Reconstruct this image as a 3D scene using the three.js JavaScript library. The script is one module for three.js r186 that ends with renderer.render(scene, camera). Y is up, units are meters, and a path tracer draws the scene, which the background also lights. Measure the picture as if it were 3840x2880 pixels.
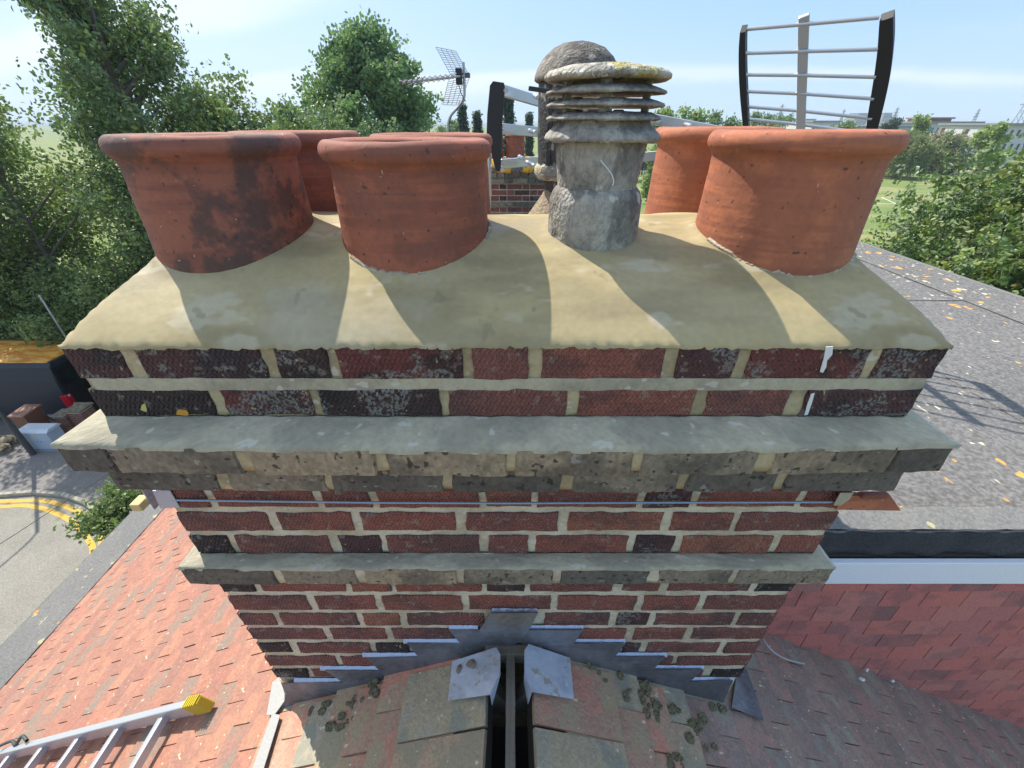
import * as THREE from 'three';
import { mergeGeometries, mergeVertices } from 'three/addons/utils/BufferGeometryUtils.js';
import { RoundedBoxGeometry } from 'three/addons/geometries/RoundedBoxGeometry.js';

// ---------------------------------------------------------------- camera, sky, sun, exposure
const scene = new THREE.Scene();
const EYE = 9.2;                                   // eye height above the street, metres
const TILT = Math.atan(0.6255);                    // camera looks down by 32 degrees
const FOCAL = 1565;                                // in pixels of the 3840 x 2880 photograph
const camera = new THREE.PerspectiveCamera(2 * Math.atan(1440 / FOCAL) * 180 / Math.PI, 4 / 3, 0.05, 3000);
camera.position.set(0, EYE, 0);
camera.rotation.set(-TILT, 0, 0);
const renderer = new THREE.WebGLRenderer({ antialias: true });
renderer.toneMapping = THREE.LinearToneMapping;
renderer.toneMappingExposure = 1.6;
renderer.shadowMap.enabled = true;

const SUN_DIR = new THREE.Vector3(-0.441, 0.777, -0.4485).normalize();
const sun = new THREE.DirectionalLight(new THREE.Color(1, 0.93, 0.82), 4.4);
sun.position.copy(SUN_DIR).multiplyScalar(40).add(new THREE.Vector3(0, EYE, -3));
sun.target.position.set(0, EYE - 1, -3);
sun.castShadow = true;
sun.shadow.mapSize.set(2048, 2048);
Object.assign(sun.shadow.camera, { left: -25, right: 25, top: 25, bottom: -25, near: 1, far: 120 });
scene.add(sun, sun.target);

// ---------------------------------------------------------------- random numbers and noise
function mulberry(a) { return () => { a |= 0; a = a + 0x6D2B79F5 | 0; let t = Math.imul(a ^ a >>> 15, 1 | a); t = t + Math.imul(t ^ t >>> 7, 61 | t) ^ t; return ((t ^ t >>> 14) >>> 0) / 4294967296; }; }
const R = mulberry(20240719);
const rr = (a, b) => a + (b - a) * R();
const pick = a => a[Math.floor(R() * a.length)];
const clamp = (x, a = 0, b = 1) => Math.min(b, Math.max(a, x));
const mix = (a, b, t) => a + (b - a) * t;
const smooth = (a, b, x) => { const t = clamp((x - a) / (b - a)); return t * t * (3 - 2 * t); };
const mix3 = (a, b, t) => [mix(a[0], b[0], t), mix(a[1], b[1], t), mix(a[2], b[2], t)];
const HASH = new Float32Array(65536); for (let i = 0; i < 65536; i++) HASH[i] = R();
const hash = (x, y, s) => HASH[(x * 7919 + y * 104729 + s * 15731 + (x * y) * 31 & 65535)];
function vnoise(x, y, px, py, s) {                  // value noise that repeats after px, py cells
  const xi = Math.floor(x), yi = Math.floor(y), fx = x - xi, fy = y - yi;
  const x0 = ((xi % px) + px) % px, x1 = (x0 + 1) % px, y0 = ((yi % py) + py) % py, y1 = (y0 + 1) % py;
  const u = fx * fx * (3 - 2 * fx), v = fy * fy * (3 - 2 * fy);
  return mix(mix(hash(x0, y0, s), hash(x1, y0, s), u), mix(hash(x0, y1, s), hash(x1, y1, s), u), v);
}
function fbm(u, v, cx, cy, oct, s, gain = 0.5) {   // u, v in 0..1
  let a = 0, w = 1, t = 0;
  for (let o = 0; o < oct; o++) { a += w * vnoise(u * cx, v * cy, cx, cy, s + o); t += w; w *= gain; cx *= 2; cy *= 2; }
  return a / t;
}
const toS = c => { c = clamp(c); return 255 * (c <= 0.0031308 ? 12.92 * c : 1.055 * Math.pow(c, 1 / 2.4) - 0.055); };
function colorTex(w, h, f, rx = 1, ry = rx) {      // f gives linear colour
  const d = new Uint8Array(w * h * 4);
  for (let j = 0; j < h; j++) for (let i = 0; i < w; i++) {
    const c = f((i + 0.5) / w, (j + 0.5) / h), k = (j * w + i) * 4;
    d[k] = toS(c[0]); d[k + 1] = toS(c[1]); d[k + 2] = toS(c[2]); d[k + 3] = 255;
  }
  const t = new THREE.DataTexture(d, w, h); t.colorSpace = THREE.SRGBColorSpace; return texSet(t, rx, ry);
}
function valueTex(w, h, f, rx = 1, ry = rx) {
  const d = new Uint8Array(w * h * 4);
  for (let j = 0; j < h; j++) for (let i = 0; i < w; i++) { const c = 255 * clamp(f((i + 0.5) / w, (j + 0.5) / h)), k = (j * w + i) * 4; d[k] = d[k + 1] = d[k + 2] = c; d[k + 3] = 255; }
  return texSet(new THREE.DataTexture(d, w, h), rx, ry);
}
function texSet(t, rx, ry) { t.wrapS = t.wrapT = THREE.RepeatWrapping; t.magFilter = THREE.LinearFilter; t.minFilter = THREE.LinearMipmapLinearFilter; t.generateMipmaps = true; t.repeat.set(1 / rx, 1 / ry); t.needsUpdate = true; return t; }

// ---------------------------------------------------------------- the sky (air and thin cloud only)
{
  const W = 1024, Hh = 512, d = new Float32Array(W * Hh * 4);
  for (let j = 0; j < Hh; j++) for (let i = 0; i < W; i++) {
    const el = ((j + 0.5) / Hh - 0.5) * Math.PI, az = ((i + 0.5) / W - 0.5) * 2 * Math.PI;
    const dir = [Math.cos(el) * Math.cos(az), Math.sin(el), Math.cos(el) * Math.sin(az)];
    const up = Math.max(0, dir[1]);
    let c = mix3([0.41, 0.545, 0.69], [0.235, 0.42, 0.735], smooth(0.0, 0.26, up));
    c = mix3(c, [0.27, 0.385, 0.56], smooth(0.25, 1.0, up));
    const s = dir[0] * SUN_DIR.x + dir[1] * SUN_DIR.y + dir[2] * SUN_DIR.z;
    const glow = Math.pow(Math.max(0, s), 3) * 0.62 + Math.pow(Math.max(0, s), 40) * 0.8;
    c = [c[0] + glow * 0.66, c[1] + glow * 0.58, c[2] + glow * 0.42];
    const yy = Math.max(0.02, dir[1] + 0.12), px = dir[0] / yy * 0.16, pz = dir[2] / yy * 0.16;
    let n = fbm((px * 0.9 + pz * 0.35) * 0.25 + 7.3, (pz - px * 0.25) * 0.5 + 3.1, 8, 16, 5, 60, 0.55);
    let wisp = smooth(0.47, 0.76, n + 0.13 * smooth(0.35, -0.45, dir[0]) - 0.07);
    wisp *= smooth(-0.02, 0.08, dir[1]);
    c = mix3(c, [0.68, 0.72, 0.75], wisp * 0.62);
    if (dir[1] < 0) c = mix3(c, [0.30, 0.32, 0.27], smooth(0, -0.08, dir[1]));
    const k = (j * W + i) * 4; d[k] = c[0]; d[k + 1] = c[1]; d[k + 2] = c[2]; d[k + 3] = 1;
  }
  const sky = new THREE.DataTexture(d, W, Hh, THREE.RGBAFormat, THREE.FloatType);
  sky.mapping = THREE.EquirectangularReflectionMapping; sky.magFilter = sky.minFilter = THREE.LinearFilter; sky.needsUpdate = true;
  scene.background = sky; scene.environment = sky;
}

// ---------------------------------------------------------------- from photograph pixels to places
const CT = Math.cos(TILT), ST = Math.sin(TILT);
function ray(px, py) { const a = (px - 1920) / FOCAL, q = (1440 - py) / FOCAL; return { x: a, y: q * CT - ST, d: CT + q * ST }; }   // per metre of lens depth; d is forward
const V = (x, y, z) => new THREE.Vector3(x, y, z);
function onFront(px, py, D) { const r = ray(px, py), k = D / r.d; return V(r.x * k, EYE + r.y * k, -D); }          // on an upright plane D metres ahead
function onLevel(px, py, y) { const r = ray(px, py), k = (y - EYE) / r.y; return V(r.x * k, y, -r.d * k); }        // on a level plane
const RIDGE = EYE - 1.245, PITCH = 0.57, COSP = 1 / Math.hypot(1, PITCH), SINP = PITCH * COSP;
function onSlope(px, py, side, lift = 0) {                                                                         // on the left (-1) or right (1) roof slope
  const r = ray(px, py), k = (RIDGE - EYE + lift / COSP) / (r.y + PITCH * side * r.x); return V(r.x * k, EYE + r.y * k, -r.d * k);
}
function toPixel(p) { const u = p.y - EYE, D = -p.z, zc = D * CT - u * ST, yc = u * CT + D * ST; return [1920 + FOCAL * p.x / zc, 1440 - FOCAL * yc / zc, zc]; }

// ---------------------------------------------------------------- things, parts, names
const taken = new Map();
function numbered(n) { const k = taken.get(n) || 0; taken.set(n, k + 1); return k ? `${n}_${String(k).padStart(3, '0')}` : n; }
function thing(name, label, category, at = [0, 0, 0], group) {
  const o = new THREE.Group(); o.name = numbered(name); o.position.set(...at); o.userData = { label, category };
  if (group) o.userData.group = group; scene.add(o); return o;
}
const shade = m => { m.castShadow = m.receiveShadow = true; return m; };
function part(parent, name, geo, mat, extra) {      // geometry in world metres, under a thing or under one of its parts
  const m = shade(new THREE.Mesh(geo, mat)); m.name = name;
  if (parent.isGroup) m.position.copy(parent.position).negate();
  if (extra) Object.assign(m.userData, extra); parent.add(m); return m;
}
function single(name, geo, mat, label, category, group) { const m = shade(new THREE.Mesh(geo, mat)); m.name = numbered(name); m.userData = { label, category }; if (group) m.userData.group = group; scene.add(m); return m; }
function struct(name, geo, mat) { const m = shade(new THREE.Mesh(geo, mat)); m.name = numbered(name); m.userData.kind = 'structure'; scene.add(m); return m; }

// ---------------------------------------------------------------- shapes
function box(x0, x1, y0, y1, z0, z1, r = 0) {
  const w = Math.abs(x1 - x0), h = Math.abs(y1 - y0), d = Math.abs(z1 - z0);
  const g = r ? new RoundedBoxGeometry(w, h, d, 2, Math.min(r, w / 2.01, h / 2.01, d / 2.01)) : new THREE.BoxGeometry(w, h, d);
  const o = r ? g : g.toNonIndexed();
  o.translate((x0 + x1) / 2, (y0 + y1) / 2, (z0 + z1) / 2); return uvBox(o);
}
function uvBox(g) {                                 // uv in metres, by the way each face points
  if (g.index) g = g.toNonIndexed();
  const p = g.attributes.position, uv = new Float32Array(p.count * 2), a = V(), b = V(), c = V(), n = V();
  for (let i = 0; i < p.count; i += 3) {
    a.fromBufferAttribute(p, i); b.fromBufferAttribute(p, i + 1); c.fromBufferAttribute(p, i + 2);
    n.copy(b).sub(a).cross(c.clone().sub(a)); const ax = Math.abs(n.x), ay = Math.abs(n.y), az = Math.abs(n.z);
    [a, b, c].forEach((q, k) => { const s = ay >= ax && ay >= az ? [q.x, -q.z] : ax >= az ? [q.z, q.y] : [q.x, q.y]; uv[(i + k) * 2] = s[0]; uv[(i + k) * 2 + 1] = s[1]; });
  }
  g.setAttribute('uv', new THREE.BufferAttribute(uv, 2)); return g;
}
function shiftUV(g, du, dv) { const u = g.attributes.uv; for (let i = 0; i < u.count; i++) u.setXY(i, u.getX(i) + du, u.getY(i) + dv); return g; }
function merge(list) { return mergeGeometries(list.map(g => { const q = g.index ? g.toNonIndexed() : g; for (const k of Object.keys(q.attributes)) if (!['position', 'normal', 'uv', 'color'].includes(k)) q.deleteAttribute(k); return q; })); }
function rod(a, b, r0, r1 = r0, seg = 8) {          // a straight round bar, uv round it and along it
  const L = a.distanceTo(b), g = new THREE.CylinderGeometry(r1, r0, L, seg, 1).toNonIndexed();
  g.applyQuaternion(new THREE.Quaternion().setFromUnitVectors(V(0, 1, 0), b.clone().sub(a).normalize())); g.translate((a.x + b.x) / 2, (a.y + b.y) / 2, (a.z + b.z) / 2); return g;
}
function tube(points, r, seg = 24, rad = 8) { return new THREE.TubeGeometry(new THREE.CatmullRomCurve3(points), seg, r, rad, false).toNonIndexed(); }
function bar(a, b, w, h, side = V(0, 1, 0)) {       // a straight flat bar: w along `side`, h across
  const z = b.clone().sub(a), L = z.length(); z.normalize(); const y = side.clone().sub(z.clone().multiplyScalar(side.dot(z))).normalize(), x = y.clone().cross(z);
  const g = new RoundedBoxGeometry(h, w, L, 1, Math.min(h, w) * 0.2), m = new THREE.Matrix4().makeBasis(x, y, z).setPosition(a.clone().add(b).multiplyScalar(0.5));
  return uvBox(g.applyMatrix4(m));
}
function slabOn(pts, up, t) {                       // a sheet of thickness t through 3-D points lying (about) in a plane; pts run round it
  const c = pts.reduce((s, p) => s.add(p), V(0, 0, 0)).multiplyScalar(1 / pts.length), n = pts.length, pos = [];
  const x = pts[1].clone().sub(pts[0]).normalize(), z = up.clone().normalize(), y = z.clone().cross(x).normalize(); const xx = y.clone().cross(z);
  const flat = pts.map(p => new THREE.Vector2(p.clone().sub(c).dot(xx), p.clone().sub(c).dot(y)));
  const tris = THREE.ShapeUtils.triangulateShape(flat, []);
  const top = pts.map(p => p.clone().addScaledVector(z, t));
  const area = THREE.ShapeUtils.area(flat) > 0;
  for (const [i, j, k] of tris) { const [a, b, e] = area ? [i, j, k] : [i, j, k]; pos.push(top[a], top[b], top[e], pts[a], pts[e], pts[b]); }
  for (let i = 0; i < n; i++) { const j = (i + 1) % n, q = [pts[i], pts[j], top[j], pts[i], top[j], top[i]]; pos.push(...(area ? q : [q[0], q[2], q[1], q[3], q[5], q[4]])); }
  const g = new THREE.BufferGeometry(); g.setAttribute('position', new THREE.BufferAttribute(new Float32Array(pos.flatMap(p => [p.x, p.y, p.z])), 3)); g.computeVertexNormals(); return uvBox(g);
}
function lathe(profile, seg, x, y, z, round_ = 0.94) {             // [radius, height] pairs; uv in metres
  const g = new THREE.LatheGeometry(profile.map(p => new THREE.Vector2(p[0], p[1])), seg), uv = g.attributes.uv, n = profile.length;
  let s = 0; const len = profile.map((p, i) => i ? (s += Math.hypot(p[0] - profile[i - 1][0], p[1] - profile[i - 1][1])) : 0);
  const rm = Math.max(...profile.map(p => p[0]));
  for (let i = 0; i <= seg; i++) for (let j = 0; j < n; j++) uv.setXY(i * n + j, i / seg * Math.max(1, Math.round(2 * Math.PI * rm / round_)) * round_, len[j]);
  g.rotateY(Math.PI); g.translate(x, y, z); return g;
}
function roughen(g, amp, freq, seed = 0) {          // uneven surface: moves vertices along their normals
  const p = g.attributes.position, n = g.attributes.normal;
  for (let i = 0; i < p.count; i++) {
    const x = p.getX(i) * freq, y = p.getY(i) * freq, z = p.getZ(i) * freq;
    const k = (vnoise(x + z * 0.71 + 50, y + z * 0.53 + 50, 997, 997, seed) + 0.5 * vnoise(2.1 * x - z + 90, 2.1 * y + 1.3 * z + 90, 997, 997, seed + 1) - 0.75) * amp;
    p.setXYZ(i, p.getX(i) + n.getX(i) * k, p.getY(i) + n.getY(i) * k, p.getZ(i) + n.getZ(i) * k);
  }
  g.computeVertexNormals(); return g;
}
const std = (c, rough, o = {}) => { const m = new THREE.MeshStandardMaterial({ roughness: rough, metalness: 0, ...o }); if (Array.isArray(c)) m.color.setRGB(...c); return m; };
// ================================================================ materials
const grainBump = valueTex(512, 512, (u, v) => 0.55 * fbm(u, v, 64, 64, 4, 3) + 0.45 * fbm(u, v, 12, 12, 4, 9), 0.4);
// wavy combed face of the bricks: upright S-shaped grooves
const combBump = valueTex(512, 512, (u, v) => {
  const x = u * 16, y = v * 8, w = 0.30 * Math.sin(2 * Math.PI * y) + 0.25 * (fbm(u, v, 12, 12, 2, 31) - 0.5);
  const g = 0.5 + 0.5 * Math.sin(2 * Math.PI * (x + w));
  return 0.62 * Math.pow(g, 0.8) + 0.38 * fbm(u, v, 48, 48, 3, 33);
}, 0.136);
const brickDark = (u, v) => smooth(0.45, 0.75, fbm(u, v, 5, 10, 5, 41, 0.6));
const combLine = (u, v) => { const x = u * 64, y = v * 32; return 0.5 + 0.5 * Math.sin(2 * Math.PI * (x + 0.30 * Math.sin(2 * Math.PI * y))); };
function brickMap(base, soot, seed, lichen, edge) {
  return colorTex(512, 512, (u, v) => {
    const n = fbm(u, v, 6, 9, 5, seed, 0.6), f = fbm(u, v, 80, 80, 3, seed + 7);
    let c = mix3(base, soot, smooth(0.48, 0.70, n));
    c = c.map(k => k * (0.72 + 0.56 * f));
    const w = smooth(0.66, 0.80, fbm(u, v, 40, 40, 3, seed + 11)); c = mix3(c, [0.36, 0.30, 0.25], 0.45 * w);
    if (lichen) {
      const patch = fbm(u, v, 7, 9, 4, seed + 20), l = smooth(1 - lichen, 1.06 - lichen, patch) * smooth(0.42, 0.60, fbm(u, v, 150, 150, 2, seed + 23));
      c = mix3(c, [0.255, 0.255, 0.235], 0.85 * l);
      const y = smooth(0.86, 0.88, fbm(u, v, 60, 60, 2, seed + 25)); c = mix3(c, [0.46, 0.40, 0.16], y);
    }
    return c;
  }, 0.544);
}
const brickLook = (map, bump = combBump, bs = 0.009) => new THREE.MeshStandardMaterial({ map, bumpMap: bump, bumpScale: bs, roughness: 0.9 });
const BRICK = {
  red: brickLook(brickMap([0.31, 0.108, 0.080], [0.205, 0.082, 0.068], 101, 0)),
  orange: brickLook(brickMap([0.345, 0.132, 0.086], [0.22, 0.092, 0.070], 111, 0)),
  dark: brickLook(brickMap([0.245, 0.095, 0.078], [0.155, 0.074, 0.066], 121, 0)),
  purple: brickLook(brickMap([0.10, 0.045, 0.046], [0.050, 0.033, 0.036], 131, 0.36)),
  black: brickLook(brickMap([0.050, 0.032, 0.031], [0.026, 0.022, 0.023], 141, 0.36)),
  lichen: brickLook(brickMap([0.17, 0.050, 0.045], [0.055, 0.033, 0.033], 151, 0.52)),
  blackLichen: brickLook(brickMap([0.060, 0.036, 0.034], [0.028, 0.024, 0.024], 161, 0.54)),
};
const stockMap = (base, seed) => colorTex(512, 512, (u, v) => {
  const n = fbm(u, v, 5, 7, 5, seed, 0.6), f = fbm(u, v, 90, 60, 3, seed + 5), pit = smooth(0.74, 0.80, fbm(u, v, 50, 50, 2, seed + 9));
  let c = mix3(base, [0.070, 0.062, 0.052], 0.7 * smooth(0.46, 0.72, n)); c = c.map(k => k * (0.62 + 0.76 * f)); c = mix3(c, [0.02, 0.018, 0.016], 0.8 * pit);
  return mix3(c, [0.36, 0.35, 0.31], 0.5 * smooth(0.77, 0.84, fbm(u, v, 26, 40, 3, seed + 13)));
}, 0.544);
const STOCK = {
  tan: brickLook(stockMap([0.285, 0.225, 0.150], 201), grainBump, 0.004),
  grey: brickLook(stockMap([0.205, 0.172, 0.125], 211), grainBump, 0.004),
  sooty: brickLook(stockMap([0.115, 0.102, 0.084], 221), grainBump, 0.004),
};
const mortarTex = (base, dark, seed) => colorTex(512, 512, (u, v) => {
  const n = fbm(u, v, 6, 8, 5, seed, 0.58), f = fbm(u, v, 90, 90, 2, seed + 3);
  let c = mix3(base, dark, smooth(0.40, 0.66, n)); c = c.map(k => k * (0.86 + 0.28 * f)); return mix3(c, [0.56, 0.54, 0.47], 0.6 * smooth(0.72, 0.80, fbm(u, v, 24, 30, 3, seed + 8)));
}, 0.6);
const mortarPale = std(null, 0.92, { map: mortarTex([0.47, 0.40, 0.275], [0.33, 0.275, 0.185], 301), bumpMap: grainBump, bumpScale: 0.003 });
const mortarShaft = std(null, 0.92, { map: mortarTex([0.55, 0.49, 0.36], [0.42, 0.36, 0.25], 331), bumpMap: grainBump, bumpScale: 0.004 });
const mortarKhaki = std(null, 0.9, { map: mortarTex([0.43, 0.36, 0.215], [0.31, 0.255, 0.15], 311), bumpMap: grainBump, bumpScale: 0.003 });
const mortarGrey = std(null, 0.85, { map: mortarTex([0.40, 0.365, 0.265], [0.30, 0.275, 0.205], 321), bumpMap: grainBump, bumpScale: 0.002 });
// trowelled flaunching: long smears, slightly damp
const flaunchMap = colorTex(1024, 1024, (u, v) => {
  const wx = u + 0.03 * fbm(u, v, 6, 6, 3, 402), a = fbm(wx, v, 5, 18, 5, 401, 0.55), b = fbm(u, v, 4, 5, 5, 405, 0.6), f = fbm(u, v, 120, 160, 2, 407);
  let c = mix3([0.385, 0.312, 0.165], [0.29, 0.236, 0.126], smooth(0.35, 0.65, a)); c = mix3(c, [0.37, 0.325, 0.225], 0.7 * smooth(0.52, 0.66, b));
  c = mix3(c, [0.47, 0.425, 0.315], 0.5 * smooth(0.66, 0.74, fbm(u, v, 9, 22, 4, 411, 0.6)));
  c = mix3(c, [0.20, 0.165, 0.10], 0.5 * smooth(0.76, 0.82, fbm(u, v, 30, 30, 3, 413)));
  return c.map(k => k * (0.92 + 0.16 * f));
}, 1.1);
const flaunchRough = valueTex(512, 512, (u, v) => 0.50 + 0.42 * smooth(0.36, 0.62, fbm(u, v, 5, 8, 4, 421, 0.6)), 0.9);
const flaunchBump = valueTex(1024, 1024, (u, v) => 0.88 * fbm(u, v, 6, 20, 3, 431, 0.45) + 0.12 * fbm(u, v, 90, 90, 3, 437), 0.9);
const flaunchMat = std(null, 1, { map: flaunchMap, roughnessMap: flaunchRough, bumpMap: flaunchBump, bumpScale: 0.003 });
// fired clay
function clayMap(base, dark, amount, seed) {
  return colorTex(1024, 512, (u, v) => {
    const n = fbm(u, v, 12, 6, 6, seed, 0.66), f = fbm(u, v, 120, 60, 3, seed + 3), st = fbm(u, v, 6, 40, 3, seed + 5);
    let c = mix3(base, [base[0] * 0.78, base[1] * 0.78, base[2] * 0.85], smooth(0.4, 0.65, st));
    c = mix3(c, dark, amount * smooth(0.44, 0.60, n)); c = c.map(k => k * (0.88 + 0.24 * f));
    c = mix3(c, [0.06, 0.035, 0.03], 0.8 * smooth(0.84, 0.88, fbm(u, v, 110, 55, 2, seed + 9)));
    c = mix3(c, [0.60, 0.52, 0.45], 0.7 * smooth(0.91, 0.94, fbm(u, v, 120, 60, 2, seed + 12)));
    return c;
  }, 0.94, 0.47);
}
const clayBump = valueTex(512, 512, (u, v) => 0.6 * fbm(u, v, 8, 48, 3, 520) + 0.4 * fbm(u, v, 70, 70, 3, 523), 0.5);
const clayLook = map => std(null, 0.78, { map, bumpMap: clayBump, bumpScale: 0.0011 });
const CLAY = {
  sooty: clayLook(clayMap([0.285, 0.098, 0.062], [0.095, 0.052, 0.044], 0.9, 501)),
  plain: clayLook(clayMap([0.32, 0.100, 0.058], [0.20, 0.074, 0.050], 0.7, 531)),
  bright: clayLook(clayMap([0.41, 0.138, 0.068], [0.27, 0.092, 0.055], 0.6, 561)),
};
const limeMat = std(null, 0.95, { map: mortarTex([0.43, 0.38, 0.29], [0.27, 0.20, 0.14], 571), bumpMap: grainBump, bumpScale: 0.004 });
// old fibre cement, lichen-grown
const cementMap = colorTex(1024, 512, (u, v) => {
  const n = fbm(u, v, 7, 4, 6, 601, 0.6), f = fbm(u, v, 90, 45, 4, 605, 0.6), s = fbm(u, v, 16, 10, 5, 609, 0.6);
  let c = mix3([0.36, 0.335, 0.295], [0.20, 0.185, 0.165], smooth(0.40, 0.62, n)); c = mix3(c, [0.115, 0.105, 0.10], 0.7 * smooth(0.55, 0.72, s));
  c = c.map(k => k * (0.66 + 0.68 * f)); return mix3(c, [0.62, 0.60, 0.55], 0.7 * smooth(0.68, 0.78, fbm(u, v, 22, 11, 4, 613, 0.6)));
}, 0.8, 0.4);
const cementMat = std(null, 0.95, { map: cementMap, bumpMap: grainBump, bumpScale: 0.008 });
const capMap = colorTex(512, 512, (u, v) => {
  const f = fbm(u, v, 40, 40, 4, 621, 0.6), n = fbm(u, v, 6, 6, 4, 623);
  let c = mix3([0.42, 0.39, 0.33], [0.22, 0.205, 0.18], smooth(0.45, 0.62, n)).map(k => k * (0.6 + 0.8 * f));
  c = mix3(c, [0.34, 0.29, 0.08], 0.8 * smooth(0.60, 0.70, fbm(u, v, 5, 5, 4, 627)));
  return mix3(c, [0.66, 0.64, 0.58], 0.7 * smooth(0.66, 0.74, fbm(u, v, 28, 28, 3, 629)));
}, 0.4);
const capMat = std(null, 1, { map: capMap, bumpMap: grainBump, bumpScale: 0.012 });
const domeMat = std([0.66, 0.64, 0.62], 1, { map: cementMap, bumpMap: grainBump, bumpScale: 0.012 });
const tarMap = colorTex(512, 512, (u, v) => { const f = fbm(u, v, 40, 24, 4, 641, 0.6); let c = mix3([0.014, 0.014, 0.016], [0.05, 0.048, 0.045], f); return mix3(c, [0.34, 0.31, 0.26], 0.75 * smooth(0.58, 0.72, fbm(u, v, 18, 14, 5, 645, 0.6))); }, 0.5);
const tarMat = std(null, 0.6, { map: tarMap, bumpMap: grainBump, bumpScale: 0.008 });
// lead and zinc
const leadMap = colorTex(512, 512, (u, v) => { const n = fbm(u, v, 6, 6, 5, 661, 0.6), f = fbm(u, v, 60, 20, 3, 667); let c = mix3([0.185, 0.190, 0.215], [0.125, 0.130, 0.150], smooth(0.4, 0.62, n)); c = mix3(c, [0.22, 0.175, 0.12], 0.55 * smooth(0.58, 0.72, fbm(u, v, 3, 4, 4, 669))); return c.map(k => k * (0.85 + 0.3 * f)); }, 0.9);
const leadBump = valueTex(256, 256, (u, v) => 0.8 * fbm(u, v, 5, 7, 3, 671) + 0.2 * fbm(u, v, 40, 40, 2, 675), 0.5);
const leadMat = std(null, 0.5, { map: leadMap, metalness: 0.35, bumpMap: leadBump, bumpScale: 0.012 });
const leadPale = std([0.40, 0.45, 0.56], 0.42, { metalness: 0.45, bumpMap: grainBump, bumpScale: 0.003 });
const leadWeathered = std([0.34, 0.335, 0.325], 0.75, { metalness: 0, bumpMap: grainBump, bumpScale: 0.003 });
const zincMap = colorTex(512, 512, (u, v) => { const n = fbm(u, v, 5, 5, 5, 681, 0.6); let c = mix3([0.54, 0.59, 0.70], [0.42, 0.46, 0.55], smooth(0.4, 0.62, n)); c = mix3(c, [0.40, 0.33, 0.22], 0.75 * smooth(0.66, 0.76, fbm(u, v, 12, 14, 4, 685, 0.6))); return mix3(c, [0.74, 0.74, 0.70], 0.6 * smooth(0.78, 0.82, fbm(u, v, 26, 26, 2, 689))); }, 0.35);
const zincMat = std(null, 0.42, { map: zincMap, metalness: 0.35, bumpMap: leadBump, bumpScale: 0.006 });
const aluMat = std([0.56, 0.57, 0.59], 0.34, { metalness: 0.85, bumpMap: grainBump, bumpScale: 0.0008 });
const aluWorn = std(null, 0.45, { metalness: 0.6, map: colorTex(256, 256, (u, v) => { const n = fbm(u, v, 8, 30, 4, 701); return mix3([0.56, 0.58, 0.62], [0.42, 0.43, 0.46], n); }, 3) });
const blackPlastic = std([0.018, 0.02, 0.022], 0.55);
const steelDark = std([0.10, 0.105, 0.11], 0.5, { metalness: 0.6 });
const galv = std([0.42, 0.43, 0.45], 0.5, { metalness: 0.6 });
const wireMat = std([0.30, 0.36, 0.46], 0.5, { metalness: 0.5 });
const timber = std(null, 0.9, { map: colorTex(256, 512, (u, v) => { const g = fbm(u, v, 40, 3, 4, 721), n = fbm(u, v, 4, 4, 3, 725); return mix3([0.21, 0.18, 0.14], [0.10, 0.09, 0.075], 0.6 * g + 0.5 * n); }, 0.12, 0.5), bumpMap: grainBump, bumpScale: 0.003 });
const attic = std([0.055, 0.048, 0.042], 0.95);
// roof tiles
function tileMap(base, dull, moss, mossAmount, seed, flecks) {
  return colorTex(512, 512, (u, v) => {
    const n = fbm(u, v, 8, 8, 5, seed, 0.66), f = fbm(u, v, 80, 80, 3, seed + 3);
    let c = mix3(base, dull, smooth(0.42, 0.58, n)).map(k => k * (0.80 + 0.40 * f));
    c = mix3(c, moss, 0.85 * smooth(0.72 - mossAmount, 0.86 - mossAmount, fbm(u, v, 7, 9, 5, seed + 8, 0.6)));
    if (flecks) c = mix3(c, [0.62, 0.54, 0.38], 0.85 * smooth(0.79, 0.83, fbm(u, v, 36, 26, 3, seed + 12, 0.6)));
    return c;
  }, 0.55);
}
const tileLook = m => std(null, 0.9, { map: m, bumpMap: grainBump, bumpScale: 0.004 });
const TILE_ORANGE = [
  tileLook(tileMap([0.353, 0.165, 0.116], [0.301, 0.148, 0.107], [0.226, 0.186, 0.138], 0.08, 801, 1)), tileLook(tileMap([0.316, 0.145, 0.107], [0.271, 0.139, 0.107], [0.203, 0.173, 0.134], 0.12, 811, 1)),
  tileLook(tileMap([0.377, 0.186, 0.124], [0.309, 0.157, 0.116], [0.256, 0.202, 0.129], 0.10, 821, 1)), tileLook(tileMap([0.294, 0.157, 0.120], [0.241, 0.169, 0.134], [0.188, 0.178, 0.142], 0.18, 831, 1))];
const TILE_OLD = [
  tileLook(tileMap([0.460, 0.213, 0.153], [0.379, 0.236, 0.169], [0.345, 0.280, 0.175], 0.20, 841, 1)), tileLook(tileMap([0.415, 0.280, 0.191], [0.357, 0.280, 0.185], [0.288, 0.253, 0.175], 0.26, 851, 1)),
  tileLook(tileMap([0.334, 0.292, 0.222], [0.369, 0.303, 0.206], [0.247, 0.241, 0.196], 0.22, 861, 1)), tileLook(tileMap([0.506, 0.224, 0.159], [0.391, 0.264, 0.185], [0.357, 0.298, 0.185], 0.12, 871, 1))];
const TILE_MAUVE = [
  tileLook(tileMap([0.316, 0.192, 0.160], [0.245, 0.177, 0.150], [0.240, 0.224, 0.170], 0.12, 881, 1)), tileLook(tileMap([0.260, 0.177, 0.150], [0.219, 0.166, 0.145], [0.235, 0.229, 0.190], 0.16, 891, 1)),
  tileLook(tileMap([0.296, 0.203, 0.168], [0.240, 0.182, 0.160], [0.281, 0.265, 0.205], 0.18, 901, 1))];
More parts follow.
